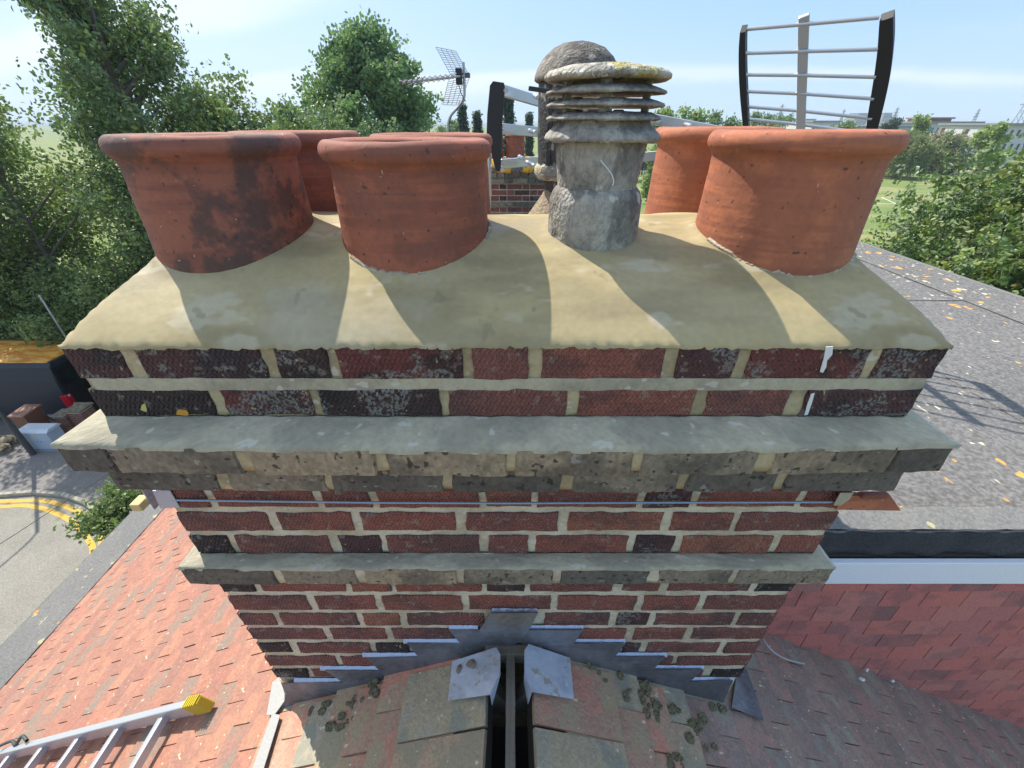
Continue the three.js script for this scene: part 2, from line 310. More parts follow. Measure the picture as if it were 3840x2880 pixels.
const mossMat = std(null, 1, { map: colorTex(256, 256, (u, v) => { const f = fbm(u, v, 30, 30, 3, 921); return mix3([0.10, 0.092, 0.055], [0.21, 0.19, 0.115], f); }, 0.1), bumpMap: grainBump, bumpScale: 0.01 });
const shingleTex = (base, seed) => colorTex(512, 512, (u, v) => { const g = fbm(u, v, 200, 200, 2, seed), n = fbm(u, v, 4, 4, 4, seed + 2, 0.6); return mix3(base, [base[0] * 0.72, base[1] * 0.85, base[2] * 0.9], smooth(0.48, 0.66, n)).map(k => k * (0.72 + 0.56 * g)); }, 0.5);
const SHINGLE = [[0.472, 0.158, 0.133], [0.510, 0.168, 0.136], [0.433, 0.164, 0.145], [0.484, 0.186, 0.154], [0.345, 0.141, 0.124]].map((c, i) => std(null, 0.95, { map: shingleTex(c, 941 + i * 7), bumpMap: grainBump, bumpScale: 0.003 }));
const feltMap = colorTex(1024, 1024, (u, v) => {     // 6 m across: mineral felt with crusts of lichen
  const g = fbm(u, v, 500, 500, 1, 961), n = fbm(u, v, 9, 9, 5, 963, 0.6), x = u * 6, y = v * 6;
  let c = mix3([0.122, 0.119, 0.118], [0.165, 0.158, 0.152], n).map(k => k * (0.62 + 0.76 * g));
  const zone = Math.max(smooth(2.7, 3.6, x), 0.55 * smooth(1.75, 1.05, y), 0.20 + 0.3 * fbm(u, v, 5, 5, 3, 969));
  const a = fbm(u, v, 200, 150, 2, 971, 0.5) + 0.10 * fbm(u, v, 14, 14, 2, 973); c = mix3(c, [0.60, 0.56, 0.40], smooth(0.965 - 0.13 * zone, 0.985 - 0.13 * zone, a));
  const o = fbm(u, v, 90, 64, 3, 975, 0.6) + 0.12 * fbm(u, v, 10, 10, 2, 977); c = mix3(c, mix3([0.62, 0.22, 0.03], [0.62, 0.40, 0.12], fbm(u, v, 200, 200, 2, 979)), smooth(0.945 - 0.15 * zone, 0.965 - 0.15 * zone, o));
  return c;
}, 6);
const feltBump = valueTex(1024, 1024, (u, v) => 0.7 * fbm(u, v, 400, 400, 1, 985) + 0.3 * fbm(u, v, 10, 10, 3, 987), 3);
const feltMat = std(null, 0.95, { map: feltMap, bumpMap: feltBump, bumpScale: 0.004 });
const feltDark = std(null, 0.92, { map: colorTex(512, 512, (u, v) => { const g = fbm(u, v, 160, 160, 2, 991), n = fbm(u, v, 5, 5, 3, 993); return mix3([0.032, 0.034, 0.040], [0.052, 0.054, 0.060], n).map(k => k * (0.6 + 0.8 * g)); }, 0.8), bumpMap: grainBump, bumpScale: 0.004 });
const feltGrey = std(null, 0.9, { map: colorTex(512, 512, (u, v) => { const g = fbm(u, v, 160, 160, 2, 1001), n = fbm(u, v, 5, 5, 4, 1003); let c = mix3([0.125, 0.130, 0.130], [0.18, 0.175, 0.165], n).map(k => k * (0.7 + 0.6 * g)); c = mix3(c, [0.42, 0.38, 0.20], 0.8 * smooth(0.73, 0.78, fbm(u, v, 18, 18, 4, 1007, 0.6))); return mix3(c, [0.5, 0.24, 0.03], smooth(0.87, 0.89, fbm(u, v, 14, 14, 2, 1009))); }, 1.1), bumpMap: grainBump, bumpScale: 0.003 });
const whitePaint = std([0.76, 0.80, 0.86], 0.5, { bumpMap: grainBump, bumpScale: 0.0015 });
const dropMat = std([0.66, 0.68, 0.68], 0.8);
// ================================================================ the chimney stack
const XL = -0.735, XR = 0.712, D_TOP = 0.606, D_SHAFT = 0.62, D_BACK = 1.455;
const TOP_Y = EYE - 0.308;                          // top of the brickwork
function brickGeo(w, h, d, seed, round = 0.0022) {  // face towards +z, centred; uneven arris; uv in metres
  const r = mulberry(seed), nx = Math.max(3, Math.round(w / 0.024)), ny = 3, P = [];
  const j = () => (r() - 0.5) * 0.0060, hw = w / 2, hh = h / 2;
  for (let i = 0; i < nx; i++) P.push([mix(-hw, hw, i / nx) + (i ? j() : 0), -hh + j() * 0.8]);
  for (let i = 0; i < ny; i++) P.push([hw + j() * 0.8, mix(-hh, hh, i / ny)]);
  for (let i = 0; i < nx; i++) P.push([mix(hw, -hw, i / nx), hh + j() * 0.8]);
  for (let i = 0; i < ny; i++) P.push([-hw + j() * 0.8, mix(hh, -hh, i / ny)]);
  const n = P.length, pos = [], uv = [], du = r() * 5, dv = r() * 5;
  const add = (a, z1, b, z2, c, z3) => { for (const [q, z] of [[a, z1], [b, z2], [c, z3]]) { pos.push(q[0], q[1], z); uv.push(q[0] + du, q[1] + dv + z * 0.9); } };
  const In = P.map(p => [p[0] - Math.sign(p[0]) * Math.min(Math.abs(p[0]), Math.abs(p[0]) > hw * 0.9 ? 0.003 : 0), p[1] - Math.sign(p[1]) * (Math.abs(p[1]) > hh * 0.8 ? 0.003 : 0)]);
  for (let i = 0; i < n; i++) {
    const k = (i + 1) % n;
    add([0, 0], 0.0008, In[i], 0, In[k], 0);
    add(In[i], 0, P[i], -round, P[k], -round); add(In[i], 0, P[k], -round, In[k], 0);
    add(P[i], -round, P[i], -d, P[k], -d); add(P[i], -round, P[k], -d, P[k], -round);
  }
  const g = new THREE.BufferGeometry(); g.setAttribute('position', new THREE.BufferAttribute(new Float32Array(pos), 3)); g.setAttribute('uv', new THREE.BufferAttribute(new Float32Array(uv), 2)); g.computeVertexNormals(); return g;
}
const chimney = thing('chimney_stack', 'broad red brick chimney stack with grey brick bands and fresh mortar top', 'chimney', [-0.0125, RIDGE, -1.03]);
let brickSeed = 1;
// courses: photograph rows top and bottom at mid width, plane distance, how far the sides stand out, kinds, bricks as pixel pairs
const b_ = BRICK, s_ = STOCK;
const COURSES = [
  { y: [1301, 1422], D: D_TOP, out: 0, k: 'purple purple blackLichen lichen dark red purple lichen purple', x: [245, 463, 523, 988, 1035, 1232, 1268, 1732, 1772, 1981, 2030, 2488, 2542, 2760, 2809, 3251, 3293, 3524] },
  { y: [1463, 1560], D: D_TOP, out: 0, k: 'black lichen blackLichen dark red dark purple', x: [336, 792, 839, 1165, 1202, 1650, 1683, 2125, 2168, 2603, 2651, 2957, 3018, 3474] },
  { y: [1689, 1789], D: 0.55, out: 0.053, grey: 1, k: 'sooty grey tan tan tan grey tan sooty', x: [205, 424, 432, 896, 941, 1406, 1450, 1900, 1930, 2372, 2409, 2839, 2897, 3336, 3345, 3576], bow: 0.011 },
  { y: [1791, 1850], D: 0.573, out: 0.022, grey: 1, k: 'sooty grey sooty sooty grey sooty sooty', x: [414, 824, 861, 1224, 1243, 1664, 1696, 2103, 2149, 2542, 2573, 2906, 2942, 3376], bow: 0.006, top: EYE - 0.5445 },
  { y: [1846, 1904], D: D_SHAFT, out: 0, k: 'dark red dark red orange dark purple red red', x: [631, 772, 804, 1178, 1211, 1386, 1418, 1793, 1823, 1992, 2015, 2390, 2418, 2593, 2623, 2992, 3018, 3155], top: EYE - 0.640 },
  { y: [1926, 1992], D: D_SHAFT, out: 0, k: 'dark red red dark orange red dark', x: [655, 1008, 1044, 1321, 1353, 1707, 1748, 2092, 2132, 2483, 2518, 2743, 2772, 3124] },
  { y: [2013, 2075], D: D_SHAFT, out: 0, k: 'black dark purple dark dark red purple orange red', x: [705, 863, 890, 1235, 1274, 1429, 1454, 1798, 1832, 1981, 2010, 2354, 2381, 2526, 2556, 2890, 2922, 3085] },
  { y: [2132, 2193], D: 0.5875, out: 0.031, grey: 1, k: 'sooty grey tan grey sooty grey grey', x: [682, 1028, 1056, 1337, 1366, 1712, 1737, 2071, 2101, 2434, 2471, 2745, 2764, 3106] },
  { y: [2185, 2220], D: D_SHAFT, out: 0, k: 'black red orange red purple dark dark dark black', x: [809, 955, 977, 1294, 1315, 1464, 1484, 1804, 1825, 1966, 1990, 2299, 2336, 2473, 2507, 2813, 2840, 2980], top: EYE - 0.955 },
  { y: [2238, 2289], D: D_SHAFT, out: 0, k: 'dark red red red red red dark', x: [846, 1156, 1183, 1408, 1436, 1731, 1757, 2064, 2091, 2384, 2413, 2616, 2645, 2944] },
  { y: [2304, 2347], D: D_SHAFT, out: 0, k: 'dark dark orange dark dark purple dark dark', x: [890, 1030, 1053, 1339, 1364, 1498, 1527, 1815, 2042, 2283, 2314, 2433, 2457, 2750, 2771, 2906] },
  { y: [2360, 2399], D: D_SHAFT, out: 0, k: 'dark red dark red red dark', x: [928, 1216, 1241, 1446, 1473, 1699, 2176, 2345, 2377, 2569, 2596, 2870] },
  { y: [2414, 2449], D: D_SHAFT, out: 0, k: 'black red black purple dark dark', x: [962, 1089, 1118, 1388, 1411, 1534, 2339, 2399, 2424, 2695, 2721, 2845] },
  { y: [2464, 2497], D: D_SHAFT, out: 0, k: 'dark red dark dark', x: [996, 1261, 1281, 1400, 2478, 2520, 2542, 2818] },
  { y: [2513, 2540], D: D_SHAFT, out: 0, k: 'black dark dark black', x: [1027, 1154, 1172, 1256, 2620, 2634, 2670, 2788] },
];
const sideStuff = [];
for (const c of COURSES) {
  const yt = c.top ?? onFront(1920, c.y[0], c.D).y, yb = onFront(1920, c.y[1], c.D).y, mid = (c.y[0] + c.y[1]) / 2, kinds = c.k.split(' '), set = c.grey ? s_ : b_;
  c.yt = yt; c.yb = yb; const h = yt - yb, yc = (yt + yb) / 2;
  const n = kinds.length;
  for (let i = 0; i < n; i++) {
    let x0 = onFront(c.x[2 * i], mid, c.D).x, x1 = onFront(c.x[2 * i + 1], mid, c.D).x;
    if (i === 0) x0 = XL - c.out + rr(-0.002, 0.002); if (i === n - 1) x1 = XR + c.out + rr(-0.002, 0.002);
    const w = x1 - x0, corner = i === 0 || i === n - 1, dep = corner ? 0.1 + c.out : 0.06;
    const m = shade(new THREE.Mesh(brickGeo(w, h + rr(-0.001, 0.001), dep, brickSeed++, c.grey ? 0.005 : 0.0022), set[kinds[i]])); m.name = 'brick';
    const bow = (c.bow || 0) * Math.pow(((x0 + x1) / 2 + 0.0125) / 0.75, 2);
    m.position.set((x0 + x1) / 2, yc + bow, -c.D + rr(-0.0012, 0.0018)).sub(chimney.position); m.rotation.z = rr(-0.004, 0.004) + (c.bow ? 2 * c.bow * ((x0 + x1) / 2) / 0.56 : 0); m.rotation.y = rr(-0.004, 0.004);
    chimney.add(m);
  }
  // the two sides: bricks of their own; the back, which nobody sees here, in one piece
  const zb = -D_BACK - c.out, zf = -c.D;
  for (const side of [-1, 1]) {
    let z = zf - 0.115; const hd = c.out > 0 ? 1 : 0; let k = 0;
    while (z > zb + 0.03) {
      const L = Math.min((k++ + hd) % 2 ? 0.102 : 0.215, z - zb); if (L < 0.03) break;
      const m = shade(new THREE.Mesh(brickGeo(L - 0.012, h, 0.06, brickSeed++), c.grey ? pick([s_.grey, s_.sooty, s_.tan]) : pick([b_.red, b_.dark, b_.purple, b_.dark]))); m.name = 'brick';
      m.position.set(side < 0 ? XL - c.out : XR + c.out, yc, z - L / 2).sub(chimney.position); m.rotation.y = side * Math.PI / 2; chimney.add(m); z -= L;
    }
  }
  for (let x = XL - c.out, k = 0; x < XR + c.out - 0.03; k++) { const L = Math.min(k % 2 ? 0.112 : 0.225, XR + c.out - x), g = brickGeo(L - 0.012, h, 0.06, brickSeed++); g.rotateY(Math.PI); g.translate(x + L / 2, yc, zb); sideStuff.push(g); x += L; }
}
part(chimney, 'rear_brickwork', merge(sideStuff), b_.dark, { kind: 'stuff' });
// mortar: a core for every step of the profile, its faces a few millimetres behind the brick faces
const R_IN = 0.0045;
function core(name, yt, yb, D, out, mat, back = D_BACK) { return part(chimney, name, roughCore(XL - out + R_IN, XR + out - R_IN, yb, yt, -back - out + R_IN, -D - R_IN), mat); }
function roughCore(x0, x1, y0, y1, z0, z1) {        // a block whose faces are gridded and slightly uneven
  const g = new THREE.BoxGeometry(x1 - x0, y1 - y0, z1 - z0, 90, Math.max(2, Math.round((y1 - y0) / 0.012)), 40); g.translate((x0 + x1) / 2, (y0 + y1) / 2, (z0 + z1) / 2);
  const q = mergeVertices((g.deleteAttribute('uv'), g.deleteAttribute('normal'), g)); q.computeVertexNormals(); roughen(q, 0.0032, 38, 77); return uvBox(q);
}
const cy = (i, k) => COURSES[i][k];
core('mortar', TOP_Y + 0.004, cy(1, 'yb') - 0.006, D_TOP, 0, mortarKhaki);
core('mortar', cy(2, 'yt') - 0.001, cy(2, 'yb') + 0.011, 0.55, 0.053, mortarKhaki);
core('mortar', cy(2, 'yb') + 0.010, cy(3, 'yb') + 0.007, 0.573, 0.022, mortarKhaki);
core('mortar', cy(3, 'yb') + 0.006, cy(6, 'yb') - 0.004, D_SHAFT, 0, mortarShaft);
core('mortar', cy(7, 'yt') - 0.001, cy(7, 'yb'), 0.5875, 0.031, mortarShaft);
core('mortar', cy(7, 'yb') - 0.001, RIDGE - 0.62, D_SHAFT, 0, mortarShaft);
// weathering fillets: sloping mortar on top of the projecting bands
function fillet(y0, D0, out0, y1, D1, out1, bow, seed) {
  const N = 60, ring = (y, D, out, b) => { const P = [], x0 = XL - out, x1 = XR + out, zf = -D, zb = -D_BACK - out; const e = (x, z) => V(x, y + b * Math.pow((x + 0.0125) / 0.75, 2), z);
    for (let i = 0; i < N; i++) P.push(e(mix(x0, x1, i / N), zf)); for (let i = 0; i < 20; i++) P.push(e(x1, mix(zf, zb, i / 20))); for (let i = 0; i < N; i++) P.push(e(mix(x1, x0, i / N), zb)); for (let i = 0; i < 20; i++) P.push(e(x0, mix(zb, zf, i / 20))); return P; };
  const r = mulberry(seed), rows = 7, rings = []; for (let k = 0; k <= rows; k++) { const t = k / rows, s = ring(mix(y0, y1, t) + 0.002 * Math.sin(Math.PI * t), mix(D0, D1, t), mix(out0, out1, t), bow * t); for (const p of s) { p.y += (r() - 0.5) * (k && k < rows ? 0.0022 : 0.003); if (k === rows) p.z += (r() - 0.5) * 0.003; } rings.push(s); }
  rings.push(rings[rows].map(p => p.clone().add(V(0, -0.009 + (r() - 0.5) * 0.005, 0))));
  const pos = [], uvs = [], n = rings[0].length; for (let k = 0; k < rings.length - 1; k++) for (let i = 0; i < n; i++) { const j = (i + 1) % n, a0 = i * 0.025, a1 = (i + 1) * 0.025, b0 = k * 0.010, b1 = (k + 1) * 0.010; uvs.push(a0, b0, a0, b1, a1, b1, a0, b0, a1, b1, a1, b0); pos.push(rings[k][i], rings[k + 1][i], rings[k + 1][j], rings[k][i], rings[k + 1][j], rings[k][j]); }
  const g = new THREE.BufferGeometry(); g.setAttribute('position', new THREE.BufferAttribute(new Float32Array(pos.flatMap(p => [p.x, p.y, p.z])), 3)); const uv = new Float32Array(uvs); g.setAttribute('uv', new THREE.BufferAttribute(uv, 2)); g.computeVertexNormals();
  const q = mergeVertices((g.deleteAttribute('normal'), g), 1e-5); q.computeVertexNormals(); return q;
}
part(chimney, 'mortar_fillet', fillet(cy(1, 'yb') - 0.002, D_TOP + 0.002, -0.002, cy(2, 'yt') + 0.002, 0.549, 0.054, 0.011, 5), mortarGrey);
part(chimney, 'mortar_fillet', fillet(cy(6, 'yb') - 0.002, D_SHAFT + 0.002, -0.002, cy(7, 'yt') + 0.002, 0.5868, 0.0318, 0, 6), mortarGrey);
// pointing that stands nearly flush between the two top courses
{
  const g = roughCore(XL + 0.012, XR - 0.006, cy(1, 'yt') - 0.001, cy(0, 'yb') + 0.001, -D_TOP - 0.02, -D_TOP - 0.0006);
  part(chimney, 'pointing', g, mortarGrey);
}
// flaunching: rises from the edges to a broad crown and swells up round every pot
const POTS = [[-0.546, 0.868, 0.148], [-0.189, 0.868, 0.146], [0.513, 0.862, 0.148], [0.159, 0.865, 0.088], [-0.536, 1.2, 0.137], [-0.200, 1.2, 0.137], [0.507, 1.2, 0.137]];
const FX0 = XL - 0.001, FX1 = XR + 0.001, FD0 = D_TOP - 0.001, FD1 = D_BACK + 0.006;
function flaunchY(x, D) {
  const f = (d, w, e) => 1 - Math.pow(1 - clamp(d / w), e), a = f(Math.min(x - FX0, FX1 - x), 0.5, 7), b = Math.min(f(D - FD0, 0.49, 3.0), f(FD1 - D, 0.5, 1.5));
  let m0 = Math.min(a, b), h = 0.133 * (m0 - 0.06 * Math.exp(-Math.abs(a - b) / 0.10) * Math.min(m0, 1 - m0) * 1.6);
  for (const [px, pd, pr] of POTS) { const d = Math.hypot(x - px, D - pd) - pr; h += 0.007 * Math.exp(-Math.max(0, d) / 0.014); }
  return TOP_Y + h + 0.004 * (fbm(x * 0.3 + 0.4, D * 0.3 + 0.2, 12, 12, 3, 66) - 0.5) + 0.003;
}
{
  const nx = 170, nz = 110, pos = [], uv = [], idx = [], r = mulberry(9);
  for (let j = 0; j <= nz; j++) for (let i = 0; i <= nx; i++) {
    const edge = i === 0 || j === 0 || i === nx || j === nz; const x = mix(FX0, FX1, i / nx), D = mix(FD0, FD1, j / nz);
    pos.push(x + (edge ? (r() - 0.5) * 0.004 : 0), flaunchY(x, D) + (edge ? (r() - 0.7) * 0.003 : 0), -D + (edge ? (r() - 0.5) * 0.004 : 0)); uv.push(x, D);
  }
  const w = nx + 1; for (let j = 0; j < nz; j++) for (let i = 0; i < nx; i++) { const a = j * w + i; idx.push(a, a + 1, a + w, a + 1, a + w + 1, a + w); }
  // a thin turned-down lip all round
  const rim = []; for (let i = 0; i < nx; i++) rim.push(i); for (let j = 0; j < nz; j++) rim.push(j * w + nx); for (let i = nx; i > 0; i--) rim.push(nz * w + i); for (let j = nz; j > 0; j--) rim.push(j * w);
  const base = pos.length / 3; rim.forEach(k => { pos.push(pos[3 * k], pos[3 * k + 1] - 0.004 - r() * 0.004, pos[3 * k + 2]); uv.push(uv[2 * k] + 0.004, uv[2 * k + 1] - 0.006); });
  rim.forEach((k, i) => { const n = (i + 1) % rim.length; idx.push(k, base + i, rim[n], rim[n], base + i, base + n); });
  const g = new THREE.BufferGeometry(); g.setAttribute('position', new THREE.BufferAttribute(new Float32Array(pos), 3)); g.setAttribute('uv', new THREE.BufferAttribute(new Float32Array(uv), 2)); g.setIndex(idx); g.computeVertexNormals();
  part(chimney, 'flaunching', g, flaunchMat, { label: 'smooth buff mortar flaunching sloping down from the pots' });
}
// bird lime run down the bricks, and crusts of yellow lichen
function smear(pts, D, t = 0.0012, r = mulberry(3)) { return slabOn(pts.map(([x, y]) => onFront(x + (r() - 0.5) * 4, y + (r() - 0.5) * 4, D)), V(0, 0, 1), t); }
part(chimney, 'bird_lime', smear([[3095, 1302], [3123, 1300], [3118, 1330], [3100, 1352], [3098, 1375], [3086, 1398], [3073, 1394], [3078, 1372], [3088, 1345]], D_TOP - 0.0012), dropMat);
part(chimney, 'bird_lime', smear([[3040, 1478], [3054, 1474], [3044, 1505], [3028, 1555], [3016, 1556], [3028, 1515]], D_TOP - 0.0012), dropMat);
part(chimney, 'lichen_crust', smear([[664, 1540], [672, 1536], [700, 1538], [708, 1550], [706, 1558], [664, 1556]], D_TOP - 0.0012), std([0.55, 0.27, 0.04], 0.95));
part(chimney, 'lichen_crust', smear([[532, 1520], [544, 1513], [550, 1530], [552, 1545], [540, 1540], [530, 1537]], D_TOP - 0.0012), std([0.50, 0.45, 0.16], 0.95));

// ================================================================ lead round the foot of the stack
const flash = thing('stepped_lead_flashing', 'dark lead flashing stepped down both sides of the chimney foot', 'flashing', [0, RIDGE - 0.2, -0.61]);
const face = (pts, D = D_SHAFT - 0.008, t = 0.0025) => slabOn(pts.map(([x, y]) => onFront(x, y, D)), V(0, 0, 1), t);
part(flash, 'left_sheet', face([[1684, 2360], [1812, 2360], [1935, 2400], [1935, 2420], [1862, 2430], [1768, 2459], [1699, 2481], [1559, 2527], [1420, 2570], [1277, 2614], [1150, 2652], [1058, 2676], [1062, 2650], [1074, 2600], [1056, 2560], [1290, 2556], [1286, 2555], [1221, 2512], [1428, 2512], [1424, 2512], [1375, 2464], [1574, 2461], [1570, 2461], [1527, 2410], [1730, 2411], [1726, 2409]]), leadMat);
part(flash, 'right_sheet', face([[1965, 2360], [2187, 2360], [2151, 2411], [2345, 2411], [2303, 2462], [2496, 2462], [2446, 2509], [2636, 2509], [2583, 2556], [2748, 2550], [2735, 2577], [2708, 2638], [2610, 2609], [2515, 2580], [2360, 2536], [2200, 2491], [2133, 2467], [1981, 2417], [1930, 2400]], D_SHAFT - 0.0105), leadMat);
part(flash, 'apex_sheet', face([[1840, 2296], [2017, 2294], [1983, 2360], [1950, 2405], [1905, 2412], [1846, 2380], [1797, 2362]], D_SHAFT - 0.014, 0.003), leadMat);
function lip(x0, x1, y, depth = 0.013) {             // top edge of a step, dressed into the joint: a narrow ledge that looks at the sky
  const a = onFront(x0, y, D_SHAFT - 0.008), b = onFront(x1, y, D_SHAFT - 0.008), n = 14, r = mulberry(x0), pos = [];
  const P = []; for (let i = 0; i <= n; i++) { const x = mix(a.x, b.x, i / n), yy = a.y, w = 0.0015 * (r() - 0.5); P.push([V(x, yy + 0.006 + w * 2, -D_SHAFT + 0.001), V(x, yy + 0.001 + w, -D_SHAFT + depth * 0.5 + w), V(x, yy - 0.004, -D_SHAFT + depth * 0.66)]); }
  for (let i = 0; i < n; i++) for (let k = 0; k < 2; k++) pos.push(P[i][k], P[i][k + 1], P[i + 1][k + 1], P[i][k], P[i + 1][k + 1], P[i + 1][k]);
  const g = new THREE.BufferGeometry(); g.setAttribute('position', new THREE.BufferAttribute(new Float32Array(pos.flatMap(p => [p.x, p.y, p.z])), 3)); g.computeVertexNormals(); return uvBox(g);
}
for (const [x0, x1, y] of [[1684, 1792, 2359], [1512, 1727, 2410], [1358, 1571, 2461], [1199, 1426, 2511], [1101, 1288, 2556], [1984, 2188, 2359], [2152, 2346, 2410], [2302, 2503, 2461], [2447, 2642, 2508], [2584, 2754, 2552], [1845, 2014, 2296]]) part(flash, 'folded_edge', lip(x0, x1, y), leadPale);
const upSlope = side => V(side * SINP, COSP, 0);
const sheetOn = (pts, side, lift, t) => slabOn(pts.map(([x, y]) => onSlope(x, y, side, lift)), upSlope(side), t);
part(flash, 'corner_sheet', sheetOn([[1049, 2541], [1069, 2602], [1068, 2631], [1031, 2682], [1002, 2682], [1024, 2559]], -1, 0.034, 0.003), leadWeathered);
part(flash, 'corner_sheet', sheetOn([[2793, 2497], [2757, 2548], [2742, 2653], [2862, 2703], [2830, 2600]], 1, 0.034, 0.003), leadMat);
const strip = single('lead_strip', sheetOn([[1022, 2676], [1052, 2682], [985, 2900], [942, 2900]], -1, 0.036, 0.002), leadWeathered, 'grey lead strip running down from the chimney corner over the clay tiles', 'flashing');
{
  const l = thing('zinc_saddle', 'bright bent zinc sheet left of the bare ridge board, with crumbs of mortar', 'metal sheet', [-0.12, RIDGE - 0.1, -0.52]);
  part(l, 'sheet', sheetOn([[1697, 2481], [1862, 2428], [1877, 2454], [1876, 2526], [1838, 2606], [1681, 2627]], -1, 0.036, 0.002), zincMat);
  part(l, 'bent_edge', slabOn([onSlope(1876, 2526, -1, 0.038), onSlope(1838, 2606, -1, 0.038), V(-0.052, RIDGE - 0.035, -0.475), V(-0.044, RIDGE - 0.03, -0.52)], V(0.7, 0.7, 0), 0.002), zincMat);
  part(l, 'mortar_crumb', roughen(new THREE.SphereGeometry(0.011, 10, 8).scale(1.5, 0.6, 1).translate(...onSlope(1771, 2492, -1, 0.04).toArray()), 0.008, 90, 4), limeMat);
  part(l, 'mortar_crumb', roughen(new THREE.SphereGeometry(0.008, 10, 8).scale(0.9, 0.6, 1.6).translate(...onSlope(1722, 2510, -1, 0.04).toArray()), 0.006, 90, 5), limeMat);
  const q = thing('zinc_saddle', 'bright bent zinc sheet right of the bare ridge board, lapped under the lead', 'metal sheet', [0.1, RIDGE - 0.1, -0.52]);
  part(q, 'sheet', sheetOn([[1981, 2416], [2136, 2468], [2151, 2623], [1995, 2595], [1966, 2533], [1966, 2439]], 1, 0.036, 0.002), zincMat);
  part(q, 'bent_edge', slabOn([onSlope(1995, 2595, 1, 0.038), onSlope(1966, 2533, 1, 0.038), V(0.034, RIDGE - 0.03, -0.52), V(0.042, RIDGE - 0.035, -0.478)], V(-0.7, 0.7, 0), 0.002), zincMat);
}
// ================================================================ wire lashed round the stack, with its corner pieces
{
  const y = onFront(1920, 1868, D_SHAFT).y, o = 0.010, P = [V(XL - o, y, -D_SHAFT - 0.06), V(XL - 0.006, y, -D_SHAFT + 0.004), V(-0.3, y - 0.002, -D_SHAFT + 0.010), V(0, y - 0.003, -D_SHAFT + 0.011), V(0.3, y - 0.002, -D_SHAFT + 0.010), V(XR, y, -D_SHAFT + 0.010), V(XR + 0.02, y, -D_SHAFT - 0.03), V(XR + o, y, -1.0), V(XR + o, y, -D_BACK), V(0, y, -D_BACK - o), V(XL - o, y, -D_BACK - o), V(XL - o, y, -1.0)];
  single('lashing_wire', new THREE.TubeGeometry(new THREE.CatmullRomCurve3(P, true, 'catmullrom', 0.05), 300, 0.0026, 8, true), wireMat, 'thin twisted steel wire lashed round the chimney under the grey bricks', 'wire');
  const lp = thing('corner_plate', 'bent grey metal plate under the wire at the chimney corner by the street', 'metal plate', [XL, y, -0.62]);
  part(lp, 'plate', slabOn([[574, 1838], [640, 1838], [676, 1900], [604, 1904]].map(([a, b]) => onFront(a, b, D_SHAFT - 0.005)), V(0, 0, 1), 0.002), leadPale);
  part(lp, 'return', slabOn([V(XL - 0.03, y + 0.035, -0.615), V(XL - 0.03, y - 0.03, -0.615), V(XL - 0.03, y - 0.03, -0.68), V(XL - 0.03, y + 0.035, -0.68)], V(-1, 0, 0), 0.002), leadPale);
  part(lp, 'wedge', new RoundedBoxGeometry(0.022, 0.02, 0.03, 2, 0.003).translate(XL - 0.046, y - 0.006, -0.612), std([0.55, 0.42, 0.20], 0.8));
  const tp = thing('corner_tile', 'orange clay tile wedged under the wire at the chimney corner by the flat roof', 'tile', [XR, y, -0.62]);
  const T = [[3150, 1846], [3324, 1843], [3363, 1900], [3122, 1896]].map(([a, b]) => onFront(a, b, D_SHAFT - 0.004));
  part(tp, 'tile', slabOn(T, V(0, 0, 1), 0.011), CLAY.bright);
  part(tp, 'mortar_patch', slabOn([[3150, 1847], [3200, 1846], [3186, 1870], [3150, 1895], [3124, 1894]].map(([a, b]) => onFront(a, b, D_SHAFT - 0.0155)), V(0, 0, 1), 0.0012), mortarGrey);
  part(tp, 'nib', new RoundedBoxGeometry(0.055, 0.012, 0.014, 2, 0.004).translate(...onFront(3275, 1857, D_SHAFT - 0.02).toArray()), CLAY.plain);
}

// ================================================================ the pots
function potProfile(h, r) {                         // roll-top clay pot, open at the top; heights from its foot
  const P = [[r + 0.007, -0.03], [r + 0.006, 0.0], [r + 0.002, h * 0.35], [r, h * 0.65], [r - 0.001, h - 0.075], [r - 0.001, h - 0.056], [r - 0.001, h - 0.044], [r + 0.002, h - 0.0355]];
  for (let k = 0; k <= 10; k++) { const a = -1.0 + k / 10 * 2.6; P.push([r - 0.002 + 0.0150 * Math.cos(a), h - 0.0170 + 0.0170 * Math.sin(a)]); }
  P.push([r - 0.018, h - 0.003], [r - 0.026, h - 0.010], [r - 0.028, h - 0.05], [r - 0.026, -0.02]); return P;
}
const POT_TEXT = [
  ['sooty', 'soot-stained terracotta roll-top pot at the street end, front row', 0, -0.016], ['plain', 'plain terracotta roll-top pot beside the grey louvred pot, front row', 1, -0.024], ['bright', 'bright orange terracotta roll-top pot nearest the flat roof, front row', 2, -0.010],
  ['plain', 'terracotta roll-top pot in the back row behind the soot-stained pot', 4, -0.016], ['plain', 'terracotta roll-top pot in the back row behind the plain front pot', 5, -0.022], ['bright', 'orange terracotta roll-top pot in the back row beside the grey louvred pot', 6, -0.008]];
